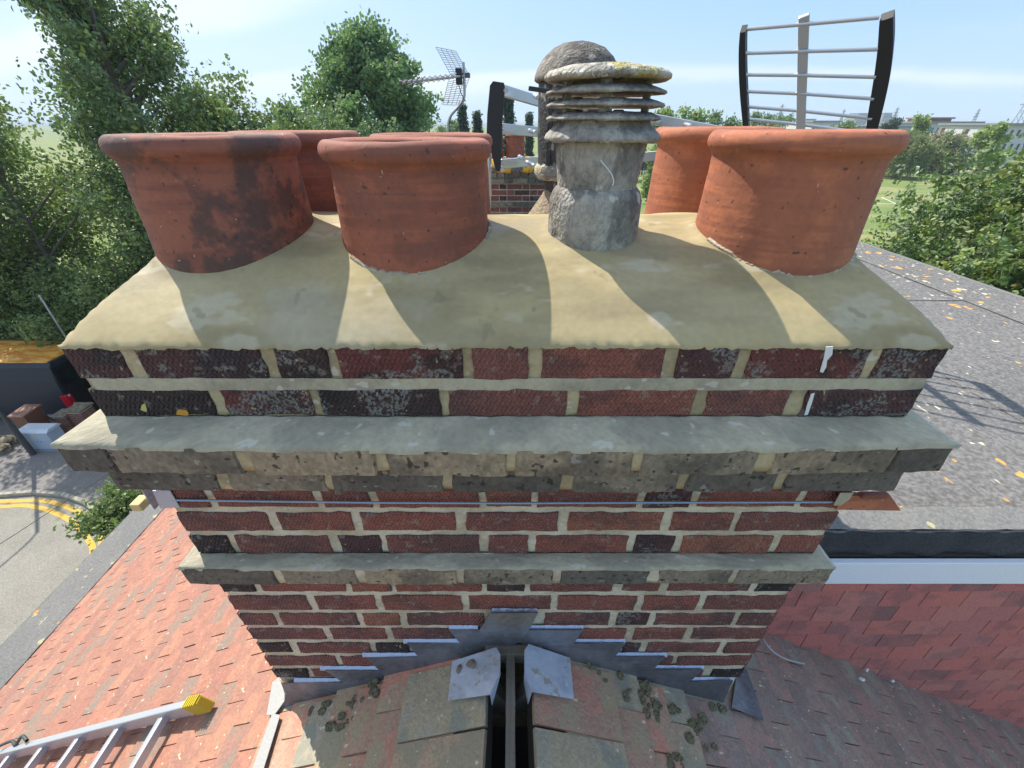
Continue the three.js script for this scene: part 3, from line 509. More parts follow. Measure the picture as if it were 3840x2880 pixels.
for (const [mat, label, i, rim] of POT_TEXT) {
  const [x, D] = POTS[i], foot = EYE + (i < 3 ? -0.235 : -0.235), h = EYE + rim - foot, p = thing('chimney_pot', label, 'chimney pot', [x, foot, -D], 'terracotta pots on the big stack');
  const g = roughen(mergeVertices(lathe(potProfile(h, 0.139), 88, x, foot, -D), 1e-6), 0.0022, 14, 20 + i); part(p, 'pot', g, CLAY[mat]);
  // ragged lime left round the foot
  if (i === 1 || i === 2) {
    const r = mulberry(40 + i), n = 90, pos = [], P = [], uv = []; let hgt = 0.008;
    for (let k = 0; k <= n; k++) { const a = -0.35 + k / n * 2.7 + (i === 2 ? 0.5 : 0), c = Math.cos(a), s = Math.sin(a), rad = 0.1490; hgt = clamp(hgt + (r() - 0.52) * 0.007, -0.006, 0.016) * smooth(0, 12, Math.min(k, n - k)); const px = x + rad * c, pz = -D + rad * s, y = flaunchY(px, -pz); P.push([V(px, y - 0.012, pz), V(px - 0.0008 * c, y + 0.004 + hgt, pz - 0.0008 * s), V(px - 0.006 * c, y + 0.006 + hgt, pz - 0.006 * s)]); }
    for (let k = 0; k < n; k++) for (let m = 0; m < 2; m++) pos.push(P[k][m], P[k][m + 1], P[k + 1][m + 1], P[k][m], P[k + 1][m + 1], P[k + 1][m]);
    const g2 = new THREE.BufferGeometry(); g2.setAttribute('position', new THREE.BufferAttribute(new Float32Array(pos.flatMap(q => [q.x, q.y, q.z])), 3)); g2.computeVertexNormals(); part(p, 'lime_rim', uvBox(g2), limeMat);
  }
}
{ // grey louvred terminal
  const [x, D] = POTS[3], f = EYE - 0.205, p = thing('louvred_pot', 'weathered grey fibre-cement louvred terminal between the terracotta pots', 'chimney pot', [x, f, -D]);
  const L = (pr, seed, amp = 0.004) => roughen(mergeVertices(lathe(pr.map(([r, u]) => [r, EYE + u]), 72, x, 0, -D, 0.8), 1e-6), amp, 30, seed);
  part(p, 'collar', L([[0.086, -0.22], [0.087, -0.19], [0.088, -0.15], [0.087, -0.122], [0.082, -0.108], [0.075, -0.100], [0.068, -0.10]], 31), cementMat, { label: 'patchy lime-washed collar at the foot' });
  part(p, 'barrel', L([[0.073, -0.11], [0.075, -0.09], [0.079, -0.05], [0.081, -0.026], [0.084, -0.022], [0.060, -0.022]], 32), cementMat);
  part(p, 'skirt', L([[0.082, -0.024], [0.098, -0.0275], [0.1015, -0.023], [0.098, -0.017], [0.088, -0.008], [0.081, 0.0], [0.079, 0.012], [0.058, 0.012], [0.058, -0.02]], 33), cementMat);
  for (const [u, r] of [[0.006, 0.0995], [0.0245, 0.1005], [0.0425, 0.101]]) part(p, 'louvre', L([[0.066, u + 0.0055], [0.085, u + 0.001], [r - 0.003, u - 0.0025], [r, u - 0.0005], [r - 0.0015, u + 0.0018], [0.090, u + 0.0055], [0.080, u + 0.0090], [0.066, u + 0.0095], [0.066, u + 0.0055]], 34 + Math.round(u * 500), 0.0022), cementMat);
  part(p, 'cap', L([[0.0, 0.058], [0.070, 0.058], [0.099, 0.0585], [0.1045, 0.0615], [0.1045, 0.066], [0.098, 0.0715], [0.07, 0.0785], [0.035, 0.082], [0.0005, 0.083]], 39, 0.0018), capMat, { label: 'lichen-crusted domed cap' });
  for (const a of [0.35, 1.75, 2.9, 4.1, 5.3]) for (const u of [0.0145, 0.0335, 0.053]) { const g = new RoundedBoxGeometry(0.012, 0.013, 0.018, 1, 0.002); g.rotateY(-a); g.translate(x + 0.069 * Math.cos(a), EYE + u, -D + 0.069 * Math.sin(a)); part(p, 'spacer', uvBox(g), cementMat); }
  const on = (px, py, rad) => { const r0 = ray(px, py), A = r0.x * r0.x + r0.d * r0.d, B = -2 * (r0.x * x + r0.d * D), C = x * x + D * D - rad * rad, k = (-B - Math.sqrt(Math.max(0, B * B - 4 * A * C))) / (2 * A); return V(r0.x * k, EYE + r0.y * k, -r0.d * k); };
  part(p, 'bird_lime', tube([[2251, 600], [2266, 618], [2284, 640], [2296, 660], [2301, 685], [2296, 695]].map(([a, b]) => on(a, b, 0.0795)), 0.0012, 20, 5), dropMat);
}
// ================================================================ the roof slopes
const EAVE_X = -3.30, GAUGE = 0.095, TILE_L = 0.265, TILE_W = 0.165, TILE_T = 0.013;
function tileGeo(seed) {                            // local: x along the ridge, y up, z down the slope; tail at z = 0
  const r = mulberry(seed), w = TILE_W - 0.004, g = new THREE.BoxGeometry(w, TILE_T, TILE_L, 4, 1, 2).toNonIndexed(); g.translate(0, TILE_T / 2, -TILE_L / 2);
  const p = g.attributes.position, c = 0.003 * r(), k1 = (r() - 0.5) * 0.006; for (let i = 0; i < p.count; i++) { const x = p.getX(i), z = p.getZ(i); p.setY(i, p.getY(i) - c * Math.pow(2 * x / w, 2) + 0.004 * Math.pow(z / TILE_L + 0.5, 2)); if (z > -0.01) p.setZ(i, z + k1 * x / w + (hash(Math.round(x * 1e4), seed, 5) - 0.5) * 0.003); }
  g.computeVertexNormals(); return shiftUV(uvBox(g), r() * 4, r() * 4);
}
const TILES = Array.from({ length: 8 }, (_, i) => tileGeo(300 + i));
const tileMatrix = (side, x, D) => {               // tail of the tile at horizontal distance x from the ridge, centre D metres ahead
  const s = V(side * COSP, -SINP, 0), n = V(side * SINP, COSP, 0), lift = -0.010 + rr(-0.001, 0.003);
  const tilt = 0.078 + rr(-0.012, 0.016), z = s.clone().multiplyScalar(Math.cos(tilt)).addScaledVector(n, Math.sin(tilt) * 1).normalize(), y = n.clone().multiplyScalar(Math.cos(tilt)).addScaledVector(s, -Math.sin(tilt)), xa = y.clone().cross(z);
  const m = new THREE.Matrix4().makeBasis(xa, y, z).multiply(new THREE.Matrix4().makeRotationY(rr(-0.014, 0.014)));
  return m.setPosition(V(side * x, RIDGE - PITCH * x, -D).addScaledVector(n, lift + 0.022));
};
function slope(side, name, label, x1, D0, D1, first, matOf) {
  const t = thing(name, label, 'roof', [side * 1.6, RIDGE - 1.0, -(D0 + D1) / 2]), list = [];
  for (let k = 0, x = first; x < x1; k++, x += GAUGE * COSP) for (let D = D0 - (k % 2 ? TILE_W / 2 : 0) + 0.118; D < D1; D += TILE_W) {
    if (D > D_SHAFT + 0.02 && D < D_BACK - 0.02 && x < 0.72) continue;
    const m = tileMatrix(side, x, D), p = V().setFromMatrixPosition(m), q = toPixel(p), seen = q[2] > 0 && q[0] > -120 && q[0] < 3960 && q[1] < 3100 && q[1] > 0;
    list.push({ m, g: pick(TILES), mat: matOf(x, D), size: seen ? 1 / q[2] : 0 });
  }
  list.sort((a, b) => b.size - a.size);
  const rest = new Map();
  list.forEach((e, i) => {
    if (i < 300 && e.size) { const o = shade(new THREE.Mesh(e.g, e.mat)); o.name = 'roof_tile'; o.applyMatrix4(e.m); o.position.sub(t.position); t.add(o); }
    else { if (!rest.has(e.mat)) rest.set(e.mat, []); rest.get(e.mat).push(e.g.clone().applyMatrix4(e.m)); }
  });
  for (const [mat, gs] of rest) part(t, 'tile_field', merge(gs), mat, { kind: 'stuff' });
  return t;
}
const leftRoof = slope(-1, 'tiled_roof_slope', 'orange clay tile roof slope running down to a grey felt parapet', -EAVE_X + 0.02, -0.1, 6.2, 0.297, (x, D) => x < 0.86 ? pick(TILE_OLD) : pick([0, 0, 1, 2, 2, 3].map(i => TILE_ORANGE[i])));
const rightRoof = slope(1, 'tiled_roof_slope', 'mauve-grey mossy clay tile roof slope under the red shingled wall', 4.1, -0.1, 0.95, 0.285, (x, D) => x < 0.55 ? pick(TILE_OLD) : pick(TILE_MAUVE));
// boarding under the tiles, open along the ridge
const deck = (side, x0, x1, D0, D1, lo, hi) => { const n = V(side * SINP, COSP, 0), at = (x, D, k) => V(side * x, RIDGE - PITCH * x, -D).addScaledVector(n, k); return slabOn([at(x0, D0, lo), at(x1, D0, lo), at(x1, D1, lo), at(x0, D1, lo)], n, hi - lo); };
part(leftRoof, 'boarding', merge([deck(-1, 0.075, 3.32, -3, D_SHAFT, -0.05, -0.014), deck(-1, 0.75, 3.32, D_SHAFT, D_BACK, -0.05, -0.014), deck(-1, 0.02, 3.32, D_BACK, 12, -0.05, -0.014)]), attic);
part(rightRoof, 'boarding', merge([deck(1, 0.065, 4.2, -3, D_SHAFT, -0.05, -0.014), deck(1, 0.725, 4.2, D_SHAFT, 0.96, -0.05, -0.014)]), attic);
const plainTile = tileLook(tileMap([0.36, 0.13, 0.09], [0.29, 0.13, 0.10], [0.24, 0.2, 0.15], 0.1, 1101, 1));
part(leftRoof, 'far_tiling', deck(-1, 0.0, 3.32, 6.22, 12, -0.012, 0.024), plainTile);
part(rightRoof, 'near_tiling', deck(1, 0.06, 4.2, -3, -0.12, -0.012, 0.03), TILE_MAUVE[0]); part(leftRoof, 'near_tiling', deck(-1, 0.06, 3.32, -3, -0.12, -0.012, 0.03), plainTile);
// moss lodged between the tiles
{
  const mossSpots = [[1380, 2595, -1], [1330, 2625, -1], [1240, 2650, -1], [1180, 2665, -1], [1310, 2690, -1], [1270, 2715, -1], [1405, 2560, -1], [2410, 2570, 1], [2425, 2605, 1], [2450, 2640, 1], [2460, 2690, 1], [2620, 2700, 1], [2605, 2715, 1], [2535, 2650, 1], [2595, 2765, 1], [2665, 2805, 1], [2520, 2840, 1], [2530, 2860, 1], [2355, 2600, 1], [2240, 2510, 1], [2300, 2540, 1], [2700, 2655, 1]];
  for (const [px, py, s] of mossSpots) for (let k = 0; k < 3; k++) {
    const q = onSlope(px + rr(-34, 34), py + rr(-16, 16), s, 0.028), r0 = rr(0.004, 0.011), g = new THREE.IcosahedronGeometry(r0, 2).scale(rr(0.9, 1.6), 0.2, rr(1.0, 1.8)); roughen(g, r0 * 0.8, 190, Math.floor(px) + k);
    part(s < 0 ? leftRoof : rightRoof, 'moss_cushion', uvBox(g.translate(q.x, q.y, q.z)), mossMat);
  }
}
// ridge board, rafters and the dark loft beneath
{
  const rb = thing('ridge_board', 'weathered bare timber ridge board in the open gap below the chimney', 'timber', [-0.004, RIDGE - 0.2, 0]);
  part(rb, 'board', uvBox(roughen(new THREE.BoxGeometry(0.023, 0.17, 3.55, 2, 6, 90).translate(-0.004, RIDGE - 0.098, 1.18), 0.003, 30, 8)), timber);
  for (const D of [0.53, 0.13, -0.3]) for (const s of [-1, 1]) { const a = V(s * 0.016 - 0.004, RIDGE - 0.105, -D), b = V(s * 1.2, RIDGE - 0.105 - PITCH * 1.18, -D); part(rb, 'rafter', bar(a, b, 0.10, 0.045, V(0, 1, 0)), timber); }
  part(rb, 'trimmer', uvBox(new RoundedBoxGeometry(0.16, 0.05, 0.03, 1, 0.004).translate(0.005, RIDGE - 0.035, -0.6)), timber);
}
// ================================================================ the terrace below: walls and loft floor, mostly out of sight
const renderMat = std([0.52, 0.49, 0.43], 0.9, { bumpMap: grainBump, bumpScale: 0.003 });
{
  const h = thing('terrace_house', 'rendered terrace house carrying the tiled roof and the chimneys', 'house', [0, 0, -4]);
  part(h, 'street_wall', box(-3.52, -3.30, 0, RIDGE - PITCH * 3.34, -12, 3), renderMat); part(h, 'garden_wall', box(4.0, 4.2, 0, RIDGE - PITCH * 4.1, -0.98, 3), renderMat);
  part(h, 'end_wall', box(-3.3, 4.0, 0, 5.7, 2.8, 3), renderMat);
  part(h, 'gable', slabOn([V(-3.3, 5.7, 2.85), V(4.0, 5.7, 2.85), V(0, RIDGE - 0.06, 2.85)], V(0, 0, 1), 0.12), renderMat);
  part(h, 'far_wall', box(-3.3, 4.0, 0, 5.7, -12, -11.8), renderMat); part(h, 'loft_floor', box(-3.3, 4.0, 5.6, 5.7, -11.8, 2.8), attic);
  part(h, 'far_gable', slabOn([V(-3.3, 5.7, -12), V(4.0, 5.7, -12), V(0, RIDGE - 0.06, -12)], V(0, 0, 1), 0.12), renderMat);
  part(h, 'far_slope', deck(1, 0.02, 4.1, 6.6, 12, -0.05, 0.0), plainTile);
}
{ // parapet along the street eaves
  const y = EYE - 3.08, t = thing('felt_parapet', 'grey felt-capped parapet along the street eaves, specked with yellow lichen', 'parapet', [-3.42, y - 0.3, -3]);
  part(t, 'capping', uvBox(roughen(mergeVertices(new THREE.BoxGeometry(0.275, 0.05, 14, 6, 2, 180).translate(-3.42, y - 0.025, -4.5)), 0.006, 9, 2)), feltGrey);
  part(t, 'upstand', box(-3.53, -3.31, y - 0.5, y - 0.049, -11.5, 2.5), feltDark);
}
// ================================================================ dormer: shingled cheek, white fascia, felt kerb and flat roof
{
  const DW = 0.95, yF0 = EYE - 1.457, yF1 = EYE - 1.333, yK = EYE - 1.205, yR = EYE - 1.27, t = thing('flat_roof_dormer', 'felt flat-roof dormer with red shingled cheek and white fascia board', 'dormer', [2.4, yR - 1.2, -3]);
  part(t, 'cheek_wall', box(0.74, 4.18, RIDGE - 2.6, yF1, -DW - 0.12, -DW - 0.004), attic);
  // shingles, lapped row over row, narrow slots between tabs
  let row = 0; const ex = 0.104, tw = 0.1635;
  for (let y = yF0 - 0.072; y > RIDGE - PITCH * 4.1; y -= ex, row++) for (let x = 0.70 + (row * 0.61 % 1) * tw - tw; x < 4.1; x += tw) {
    const x0 = Math.max(x, 0.735), x1 = x + tw - 0.0028; if (x1 - x0 < 0.02) continue; const roofY = RIDGE - PITCH * x1; if (y + ex + 0.05 < roofY - 0.02) continue;
    const w = x1 - x0, hgt = ex + 0.03, g = new RoundedBoxGeometry(w, hgt, 0.0045, 1, 0.0015), m = shade(new THREE.Mesh(uvBox(shiftUV(uvBox(g), 0, 0)), pick([0, 0, 0, 1, 1, 2, 2, 3, 3, 4].map(i => SHINGLE[i % 5])))); m.geometry = shiftUV(m.geometry, R() * 3, R() * 3); m.name = 'shingle';
    m.position.set((x0 + x1) / 2, y + hgt / 2 + rr(-0.0015, 0.0015), -DW + 0.005 + rr(0, 0.0012)).sub(t.position); m.rotation.x = -0.052 + rr(-0.008, 0.008); m.rotation.z = rr(-0.004, 0.004); t.add(m);
  }
  part(t, 'fascia', uvBox(new RoundedBoxGeometry(3.5, yF1 - yF0, 0.022, 2, 0.003).translate(2.47, (yF0 + yF1) / 2, -DW + 0.016)), whitePaint);
  const kerb = new THREE.BoxGeometry(3.5, yK - yF1, 0.085, 120, 5, 4); kerb.translate(2.47, (yK + yF1) / 2, -DW - 0.05); const kq = mergeVertices((kerb.deleteAttribute('uv'), kerb.deleteAttribute('normal'), kerb)); kq.computeVertexNormals(); part(t, 'kerb', uvBox(roughen(kq, 0.016, 11, 12)), feltDark);
  part(t, 'kerb_cap', uvBox(roughen(mergeVertices((g => (g.deleteAttribute('uv'), g.deleteAttribute('normal'), g.computeVertexNormals(), g))(new THREE.BoxGeometry(3.5, 0.012, 0.10, 120, 2, 4).translate(2.47, yK + 0.004, -DW - 0.058))), 0.012, 11, 13)), feltGrey);
  const roofSheet = new THREE.PlaneGeometry(3.5, 5.5, 120, 160); roofSheet.rotateX(-Math.PI / 2); roofSheet.translate(2.47, yR, -DW - 0.1 - 2.75); { const p = roofSheet.attributes.position, uv = roofSheet.attributes.uv; for (let i = 0; i < p.count; i++) { const x = p.getX(i), D = -p.getZ(i); p.setY(i, yR + 0.010 * (fbm(x * 0.12 + 0.3, D * 0.12 + 0.3, 10, 10, 3, 91) - 0.5)); uv.setXY(i, x - 0.5, D - 0.55); } roofSheet.computeVertexNormals(); }
  part(t, 'flat_roof', roofSheet, feltMat); part(t, 'roof_slab', box(0.74, 4.2, yR - 0.2, yR - 0.012, -6.5, -DW - 0.12), attic);
  for (const D of [3.35]) part(t, 'felt_lap', box(0.75, 3.82, yR + 0.001, yR + 0.0055, -D - 0.09, -D), feltMat);
  part(t, 'felt_lap', box(2.55, 2.63, yR + 0.001, yR + 0.0055, -6.4, -1.06), feltMat);
  part(t, 'verge_kerb', slabOn([V(3.80, yR + 0.004, -0.98), V(4.20, yR + 0.035, -0.98), V(4.20, yR + 0.035, -6.55), V(3.80, yR + 0.004, -6.55)], V(-0.09, 1, 0), 0.004), feltMat);
  part(t, 'verge_edge', box(4.2, 4.26, yR - 0.35, yR + 0.042, -6.55, -0.96), feltGrey); part(t, 'outer_cheek', box(4.12, 4.19, RIDGE - 2.6, yR - 0.2, -6.5, -1.07), attic); part(t, 'rear_cheek', box(0.3, 4.12, RIDGE - 2.0, yR - 0.2, -6.5, -6.42), attic);
}
{ // loose bent wire on the tiles, crumbs
  single('offcut_wire', tube([[2860, 2396], [2880, 2425], [2905, 2448], [2940, 2468], [2985, 2482], [3015, 2488]].map(([a, b]) => onSlope(a, b, 1, 0.048)), 0.004, 24, 6), galv, 'short curved grey wire offcut lying on the mauve tiles', 'wire');
  [[3252, 2512], [3345, 2553], [3233, 2548]].forEach(([a, b], i) => single('mortar_crumb', roughen(new THREE.IcosahedronGeometry(0.0065, 1), 0.006, 120, 60 + i).scale(1.6, 0.8, 1).translate(...onSlope(a, b, 1, 0.045).toArray()), dropMat, 'small white crumb of mortar at the foot of the shingled wall', 'debris', 'white crumbs below the shingled wall'));
}
// ================================================================ ladder laid on the street slope
{
  const lift = 0.075, A = onSlope(752, 2643, -1, lift), B = onSlope(0, 2834, -1, lift), dir = B.clone().sub(A).setX(B.x - A.x).normalize(), n = V(-SINP, COSP, 0), at = s => A.clone().addScaledVector(dir, s), W = 0.40, acr = V(0, 0, 1);
  const t = thing('aluminium_ladder', 'aluminium ladder with yellow end caps laid up the orange tiles', 'ladder', at(1.2).toArray());
  for (const k of [0, 1]) { const o = acr.clone().multiplyScalar(k * W); part(t, 'rail', bar(at(0.03).add(o), at(3.2).add(o), 0.066, 0.027, n), aluWorn); const cap = bar(at(-0.03).add(o), at(0.05).add(o), 0.072, 0.034, n); const cp = part(t, 'end_cap', cap, std([0.44, 0.33, 0.02], 0.6)); for (let i = 0; i < 6; i++) part(cp, 'rib', bar(at(-0.028 + i * 0.0125).add(o).addScaledVector(n, 0.0385), at(-0.022 + i * 0.0125).add(o).addScaledVector(n, 0.0385), 0.004, 0.035, n), std([0.52, 0.40, 0.015], 0.6)); }
  for (let i = 0; i < 11; i++) part(t, 'rung', bar(at(0.20 + i * 0.285), at(0.20 + i * 0.285).add(V(0, 0, W)), 0.032, 0.030, n), aluWorn);
  part(t, 'rope', tube([0, 1, 2, 3, 4].map(i => at(1.16 + i * 0.06).addScaledVector(n, 0.045 + 0.012 * Math.sin(i * 2)).add(V(0, 0, -0.02 + 0.01 * Math.cos(i * 3)))), 0.007, 30, 6), steelDark);
}
// ================================================================ the next stack along the ridge
{
  const D = 6.7, x0 = -0.75, x1 = 0.75, top = EYE - 0.60, t = thing('chimney_stack', 'distant smaller brick chimney with orange lichen on its top, farther along the ridge', 'chimney', [0, RIDGE, -D - 0.4]);
  part(t, 'mortar', box(x0 + 0.004, x1 - 0.004, RIDGE - 0.6, top, -D - 0.8, -D - 0.006), mortarPale);
  let y = top - 0.005;
  for (let k = 0; k < 12; k++, y -= 0.078) { const grey = k < 2 || k === 5, out = k < 2 ? 0.03 : k === 5 ? 0.02 : 0; let x = x0 - out, j = k % 2; while (x < x1 + out - 0.03) { const L = Math.min(j++ % 2 ? 0.112 : 0.225, x1 + out - x), g = brickGeo(L - 0.012, 0.062, 0.05 + out, 5000 + brickSeed++), m = shade(new THREE.Mesh(g, grey ? pick([s_.grey, s_.sooty]) : pick([b_.dark, b_.red, b_.purple]))); m.name = 'brick'; m.position.set(x + L / 2, y - 0.031, -D + out).sub(t.position); t.add(m); x += L; } }
  const lichenTop = std(null, 0.95, { map: colorTex(512, 512, (u, v) => { const n = fbm(u, v, 12, 8, 4, 1201, 0.6), f = fbm(u, v, 60, 60, 3, 1205); let c = mix3([0.16, 0.15, 0.13], [0.09, 0.085, 0.08], f); return mix3(c, [0.60, 0.33, 0.03], smooth(0.46, 0.56, n)); }, 1.2), bumpMap: grainBump, bumpScale: 0.01 });
  const cap = new THREE.BoxGeometry(1.58, 0.16, 0.86, 60, 6, 20); { const p = cap.attributes.position; for (let i = 0; i < p.count; i++) { const k = (p.getY(i) / 0.16 + 0.5); p.setXYZ(i, p.getX(i) * mix(1, 0.86, k * k), p.getY(i), p.getZ(i) * mix(1, 0.75, k * k)); } } cap.translate(0, top + 0.08, -D - 0.4); const cq = mergeVertices((cap.deleteAttribute('uv'), cap.deleteAttribute('normal'), cap)); cq.computeVertexNormals();
  part(t, 'flaunching', uvBox(roughen(cq, 0.03, 10, 70)), lichenTop);
  for (const [x, nm] of [[-0.27, 'small far terracotta pot showing beside the black plate of the rack'], [0.05, 'small far terracotta pot showing beside the domed flue pot']]) { const f = top + 0.13, p = thing('chimney_pot', nm, 'chimney pot', [x, f, -D - 0.4], 'pots on the farther chimney'); part(p, 'pot', lathe(potProfile(0.33, 0.135), 40, x, f, -D - 0.4), CLAY.plain); }
}
// ================================================================ black flue pot with domed cowl on its own small stack
{
  const x = 0.257, D = 2.04, s = thing('flue_stack', 'short brick flue stack behind the big chimney', 'chimney', [x, RIDGE - 0.2, -D - 0.02]);
  part(s, 'mortar', box(x - 0.21, x + 0.21, RIDGE - 0.6, EYE - 0.475, -D - 0.22, -D + 0.19), mortarGrey);
  for (let k = 0, y = EYE - 0.48; k < 13; k++, y -= 0.078) for (const face_ of [0, 1, 2, 3]) { let u = -0.215, j = k + face_; while (u < 0.19) { const L = Math.min(j++ % 2 ? 0.215 : 0.225, 0.215 - u), m = shade(new THREE.Mesh(brickGeo(L - 0.012, 0.063, 0.05, 7000 + brickSeed++), pick([b_.dark, b_.red, b_.purple]))); m.name = 'brick'; const c = u + L / 2; m.position.set(x + [c, 0.215, -c, -0.215][face_], y - 0.032, -D - 0.015 + [0.21, -c, -0.21, c][face_]).sub(s.position); m.rotation.y = face_ * Math.PI / 2; s.add(m); u += L; } }
  const sand = std(null, 1, { map: colorTex(256, 256, (u, v) => { const f = fbm(u, v, 50, 50, 3, 1301); return mix3([0.44, 0.35, 0.235], [0.27, 0.215, 0.15], f); }, 0.15), bumpMap: grainBump, bumpScale: 0.02 });
  const heap = mergeVertices(lathe([[0.235, EYE - 0.50], [0.22, EYE - 0.44], [0.20, EYE - 0.385], [0.16, EYE - 0.335], [0.125, EYE - 0.285], [0.105, EYE - 0.25], [0.09, EYE - 0.235]], 48, x, 0, -D), 1e-6); part(s, 'mortar_heap', roughen(heap, 0.020, 34, 81), sand, { label: 'rough sandy cone of mortar' });
  const p = thing('domed_flue_pot', 'tar-black flue pot with a grey lichen-crusted dome cowl', 'chimney pot', [x, EYE - 0.26, -D]), L = (pr, seed, amp) => roughen(mergeVertices(lathe(pr.map(([r, u]) => [r, EYE + u]), 64, x, 0, -D, 0.5), 1e-6), amp, 24, seed);
  part(p, 'neck', L([[0.10, -0.30], [0.105, -0.26], [0.118, -0.22], [0.12, -0.205], [0.10, -0.2]], 83, 0.006), tarMat);
  part(p, 'collar', L([[0.115, -0.212], [0.145, -0.206], [0.160, -0.185], [0.160, -0.160], [0.148, -0.148], [0.13, -0.146]], 84, 0.008), capMat);
  part(p, 'barrel', L([[0.146, -0.155], [0.149, -0.05], [0.149, 0.08], [0.150, 0.145], [0.12, 0.146]], 85, 0.004), tarMat);
  part(p, 'dome', L([[0.13, 0.138], [0.160, 0.136], [0.168, 0.142], [0.168, 0.156], [0.158, 0.182], [0.135, 0.213], [0.10, 0.240], [0.06, 0.256], [0.02, 0.262], [0.0005, 0.263]], 86, 0.005), domeMat);
  part(p, 'seam', box(x - 0.120, x - 0.100, EYE - 0.15, EYE + 0.14, -D + 0.104, -D + 0.112, 0.003), tarMat);
  single('black_strap', bar(onFront(1982, 331, 1.86), onFront(2096, 348, 1.86), 0.014, 0.02, V(0, 1, 0)), blackPlastic, 'thin black strap end sticking out beside the tar-black flue pot', 'strap');
}
// ================================================================ two aluminium racks with black side plates behind the pots
{
  const t = thing('aluminium_rack', 'aluminium bar rack with a broad black side plate beside the domed flue pot', 'rack', [0.1, EYE - 0.2, -2.55], 'aluminium racks behind the chimney');
  const D = 2.5, q = (px, py, d = D) => onFront(px, py, d);
  part(t, 'side_plate', slabOn([q(1838, 322), q(1850, 306), q(1890, 312), q(1894, 330), q(1884, 470), q(1878, 640), q(1860, 640), q(1826, 500), q(1828, 430)], V(0, 0, 1), 0.03), blackPlastic);
  part(t, 'flat_bar', bar(q(1880, 338, 2.54), q(2060, 392, 2.9), 0.050, 0.022), aluMat); part(t, 'flat_bar', bar(q(1880, 483, 2.54), q(2080, 500, 2.9), 0.050, 0.022), aluMat); part(t, 'flat_bar', bar(q(1878, 615, 2.54), q(2090, 598, 2.9), 0.048, 0.022), aluMat);
  for (const [a, b] of [[[1876, 336], [1898, 340]], [[1868, 485], [1892, 494]], [[1864, 626], [1884, 638]], [[2004, 358], [2018, 366]], [[1986, 490], [2010, 498]], [[1976, 608], [2006, 624]], [[1948, 588], [1962, 596]]]) part(t, 'rod', rod(q(...a, 2.62), q(...b, 2.46), 0.0115), aluMat);
  part(t, 'foot', rod(q(1836, 500, 2.53), V(-0.17, RIDGE - 0.08, -2.53), 0.012), aluMat);
  const u = thing('aluminium_rack', 'aluminium bar rack whose flat bars end beside the orange back-row pot', 'rack', [0.9, EYE - 0.2, -2.7], 'aluminium racks behind the chimney');
  part(u, 'flat_bar', bar(q(2400, 437, 2.7), q(2720, 498, 2.5), 0.050, 0.02), aluMat); part(u, 'flat_bar', bar(q(2400, 590, 2.7), q(2720, 560, 2.5), 0.05, 0.02), aluMat); part(u, 'rod', rod(q(2550, 462, 2.7), q(2592, 474, 2.45), 0.0115), aluMat); part(u, 'rod', rod(q(2462, 448, 2.75), q(2470, 453, 2.6), 0.0115), aluMat);
  part(u, 'foot', rod(q(2700, 520, 2.52), V(1.3, EYE - 1.28, -2.52), 0.012), aluMat);
  // the tall one that stands against the sky
  const f = thing('aluminium_rack', 'tall aluminium rack with curved black side rails rising above the orange pots', 'rack', [1.4, EYE - 0.2, -2.9], 'aluminium racks behind the chimney');
  const z = (X, Y) => [2560 + X / 1.728, Y / 1.728], dist = (side, k) => mix(side < 0 ? 2.72 : side > 0 ? 2.45 : 2.60, side < 0 ? 3.0 : side > 0 ? 2.72 : 2.88, k), at = (X, Y, side, k) => onFront(...z(X, Y), dist(side, k));
  const curve = (pts, side, w, h) => { const C = new THREE.CatmullRomCurve3(pts.map(([X, Y], i) => at(X, Y, side, i / (pts.length - 1)))), N0 = 30, rings = [], dirx = V(1, 0, 0.55).normalize(); for (let i = 0; i <= N0; i++) { const c = C.getPoint(i / N0), tg = C.getTangent(i / N0), ux = dirx.clone().sub(tg.clone().multiplyScalar(dirx.dot(tg))).normalize(), uz = ux.clone().cross(tg).normalize(), ww = w * (0.62 + 0.45 * Math.sin(Math.PI * clamp(i / N0 * 0.75 + 0.12))) / 1.0; rings.push([[-1, -1], [1, -1], [1, 1], [-1, 1]].map(([a, b]) => c.clone().addScaledVector(ux, a * ww / 2).addScaledVector(uz, b * h / 2))); } const pos = []; for (let i = 0; i < N0; i++) for (let k = 0; k < 4; k++) { const m = (k + 1) % 4; pos.push(rings[i][k], rings[i + 1][k], rings[i + 1][m], rings[i][k], rings[i + 1][m], rings[i][m]); } for (const q of [rings[0], rings[N0]]) pos.push(q[0], q[1], q[2], q[0], q[2], q[3]); const g0 = new THREE.BufferGeometry(); g0.setAttribute('position', new THREE.BufferAttribute(new Float32Array(pos.flatMap(p => [p.x, p.y, p.z])), 3)); g0.computeVertexNormals(); return uvBox(g0); }; const curveOld = (pts, side, w, h) => { const P = pts.map(([X, Y], i) => at(X, Y, side, i / (pts.length - 1))); const g = []; const N = 24, c = new THREE.CatmullRomCurve3(P); const Q = c.getPoints(N); for (let i = 0; i < N; i++) g.push(bar(Q[i], Q[i + 1].clone().lerp(Q[i], -0.05), w * (0.75 + 0.5 * Math.sin(Math.PI * clamp(i / N * 0.8 + 0.1))), h, V(1, 0, 0.5))); return merge(g); };
  part(f, 'side_rail', curve([[396, 185], [391, 300], [392, 450], [399, 600], [408, 730], [415, 850]], -1, 0.032, 0.045), blackPlastic);
  part(f, 'side_rail', curve([[1325, 100], [1318, 280], [1296, 470], [1270, 620], [1244, 750], [1222, 870]], 1, 0.058, 0.045), blackPlastic);
  part(f, 'centre_post', bar(at(787, 98, 0, 0), at(764, 860, 0, 1), 0.045, 0.024, V(1, 0, 0.3)), aluMat);
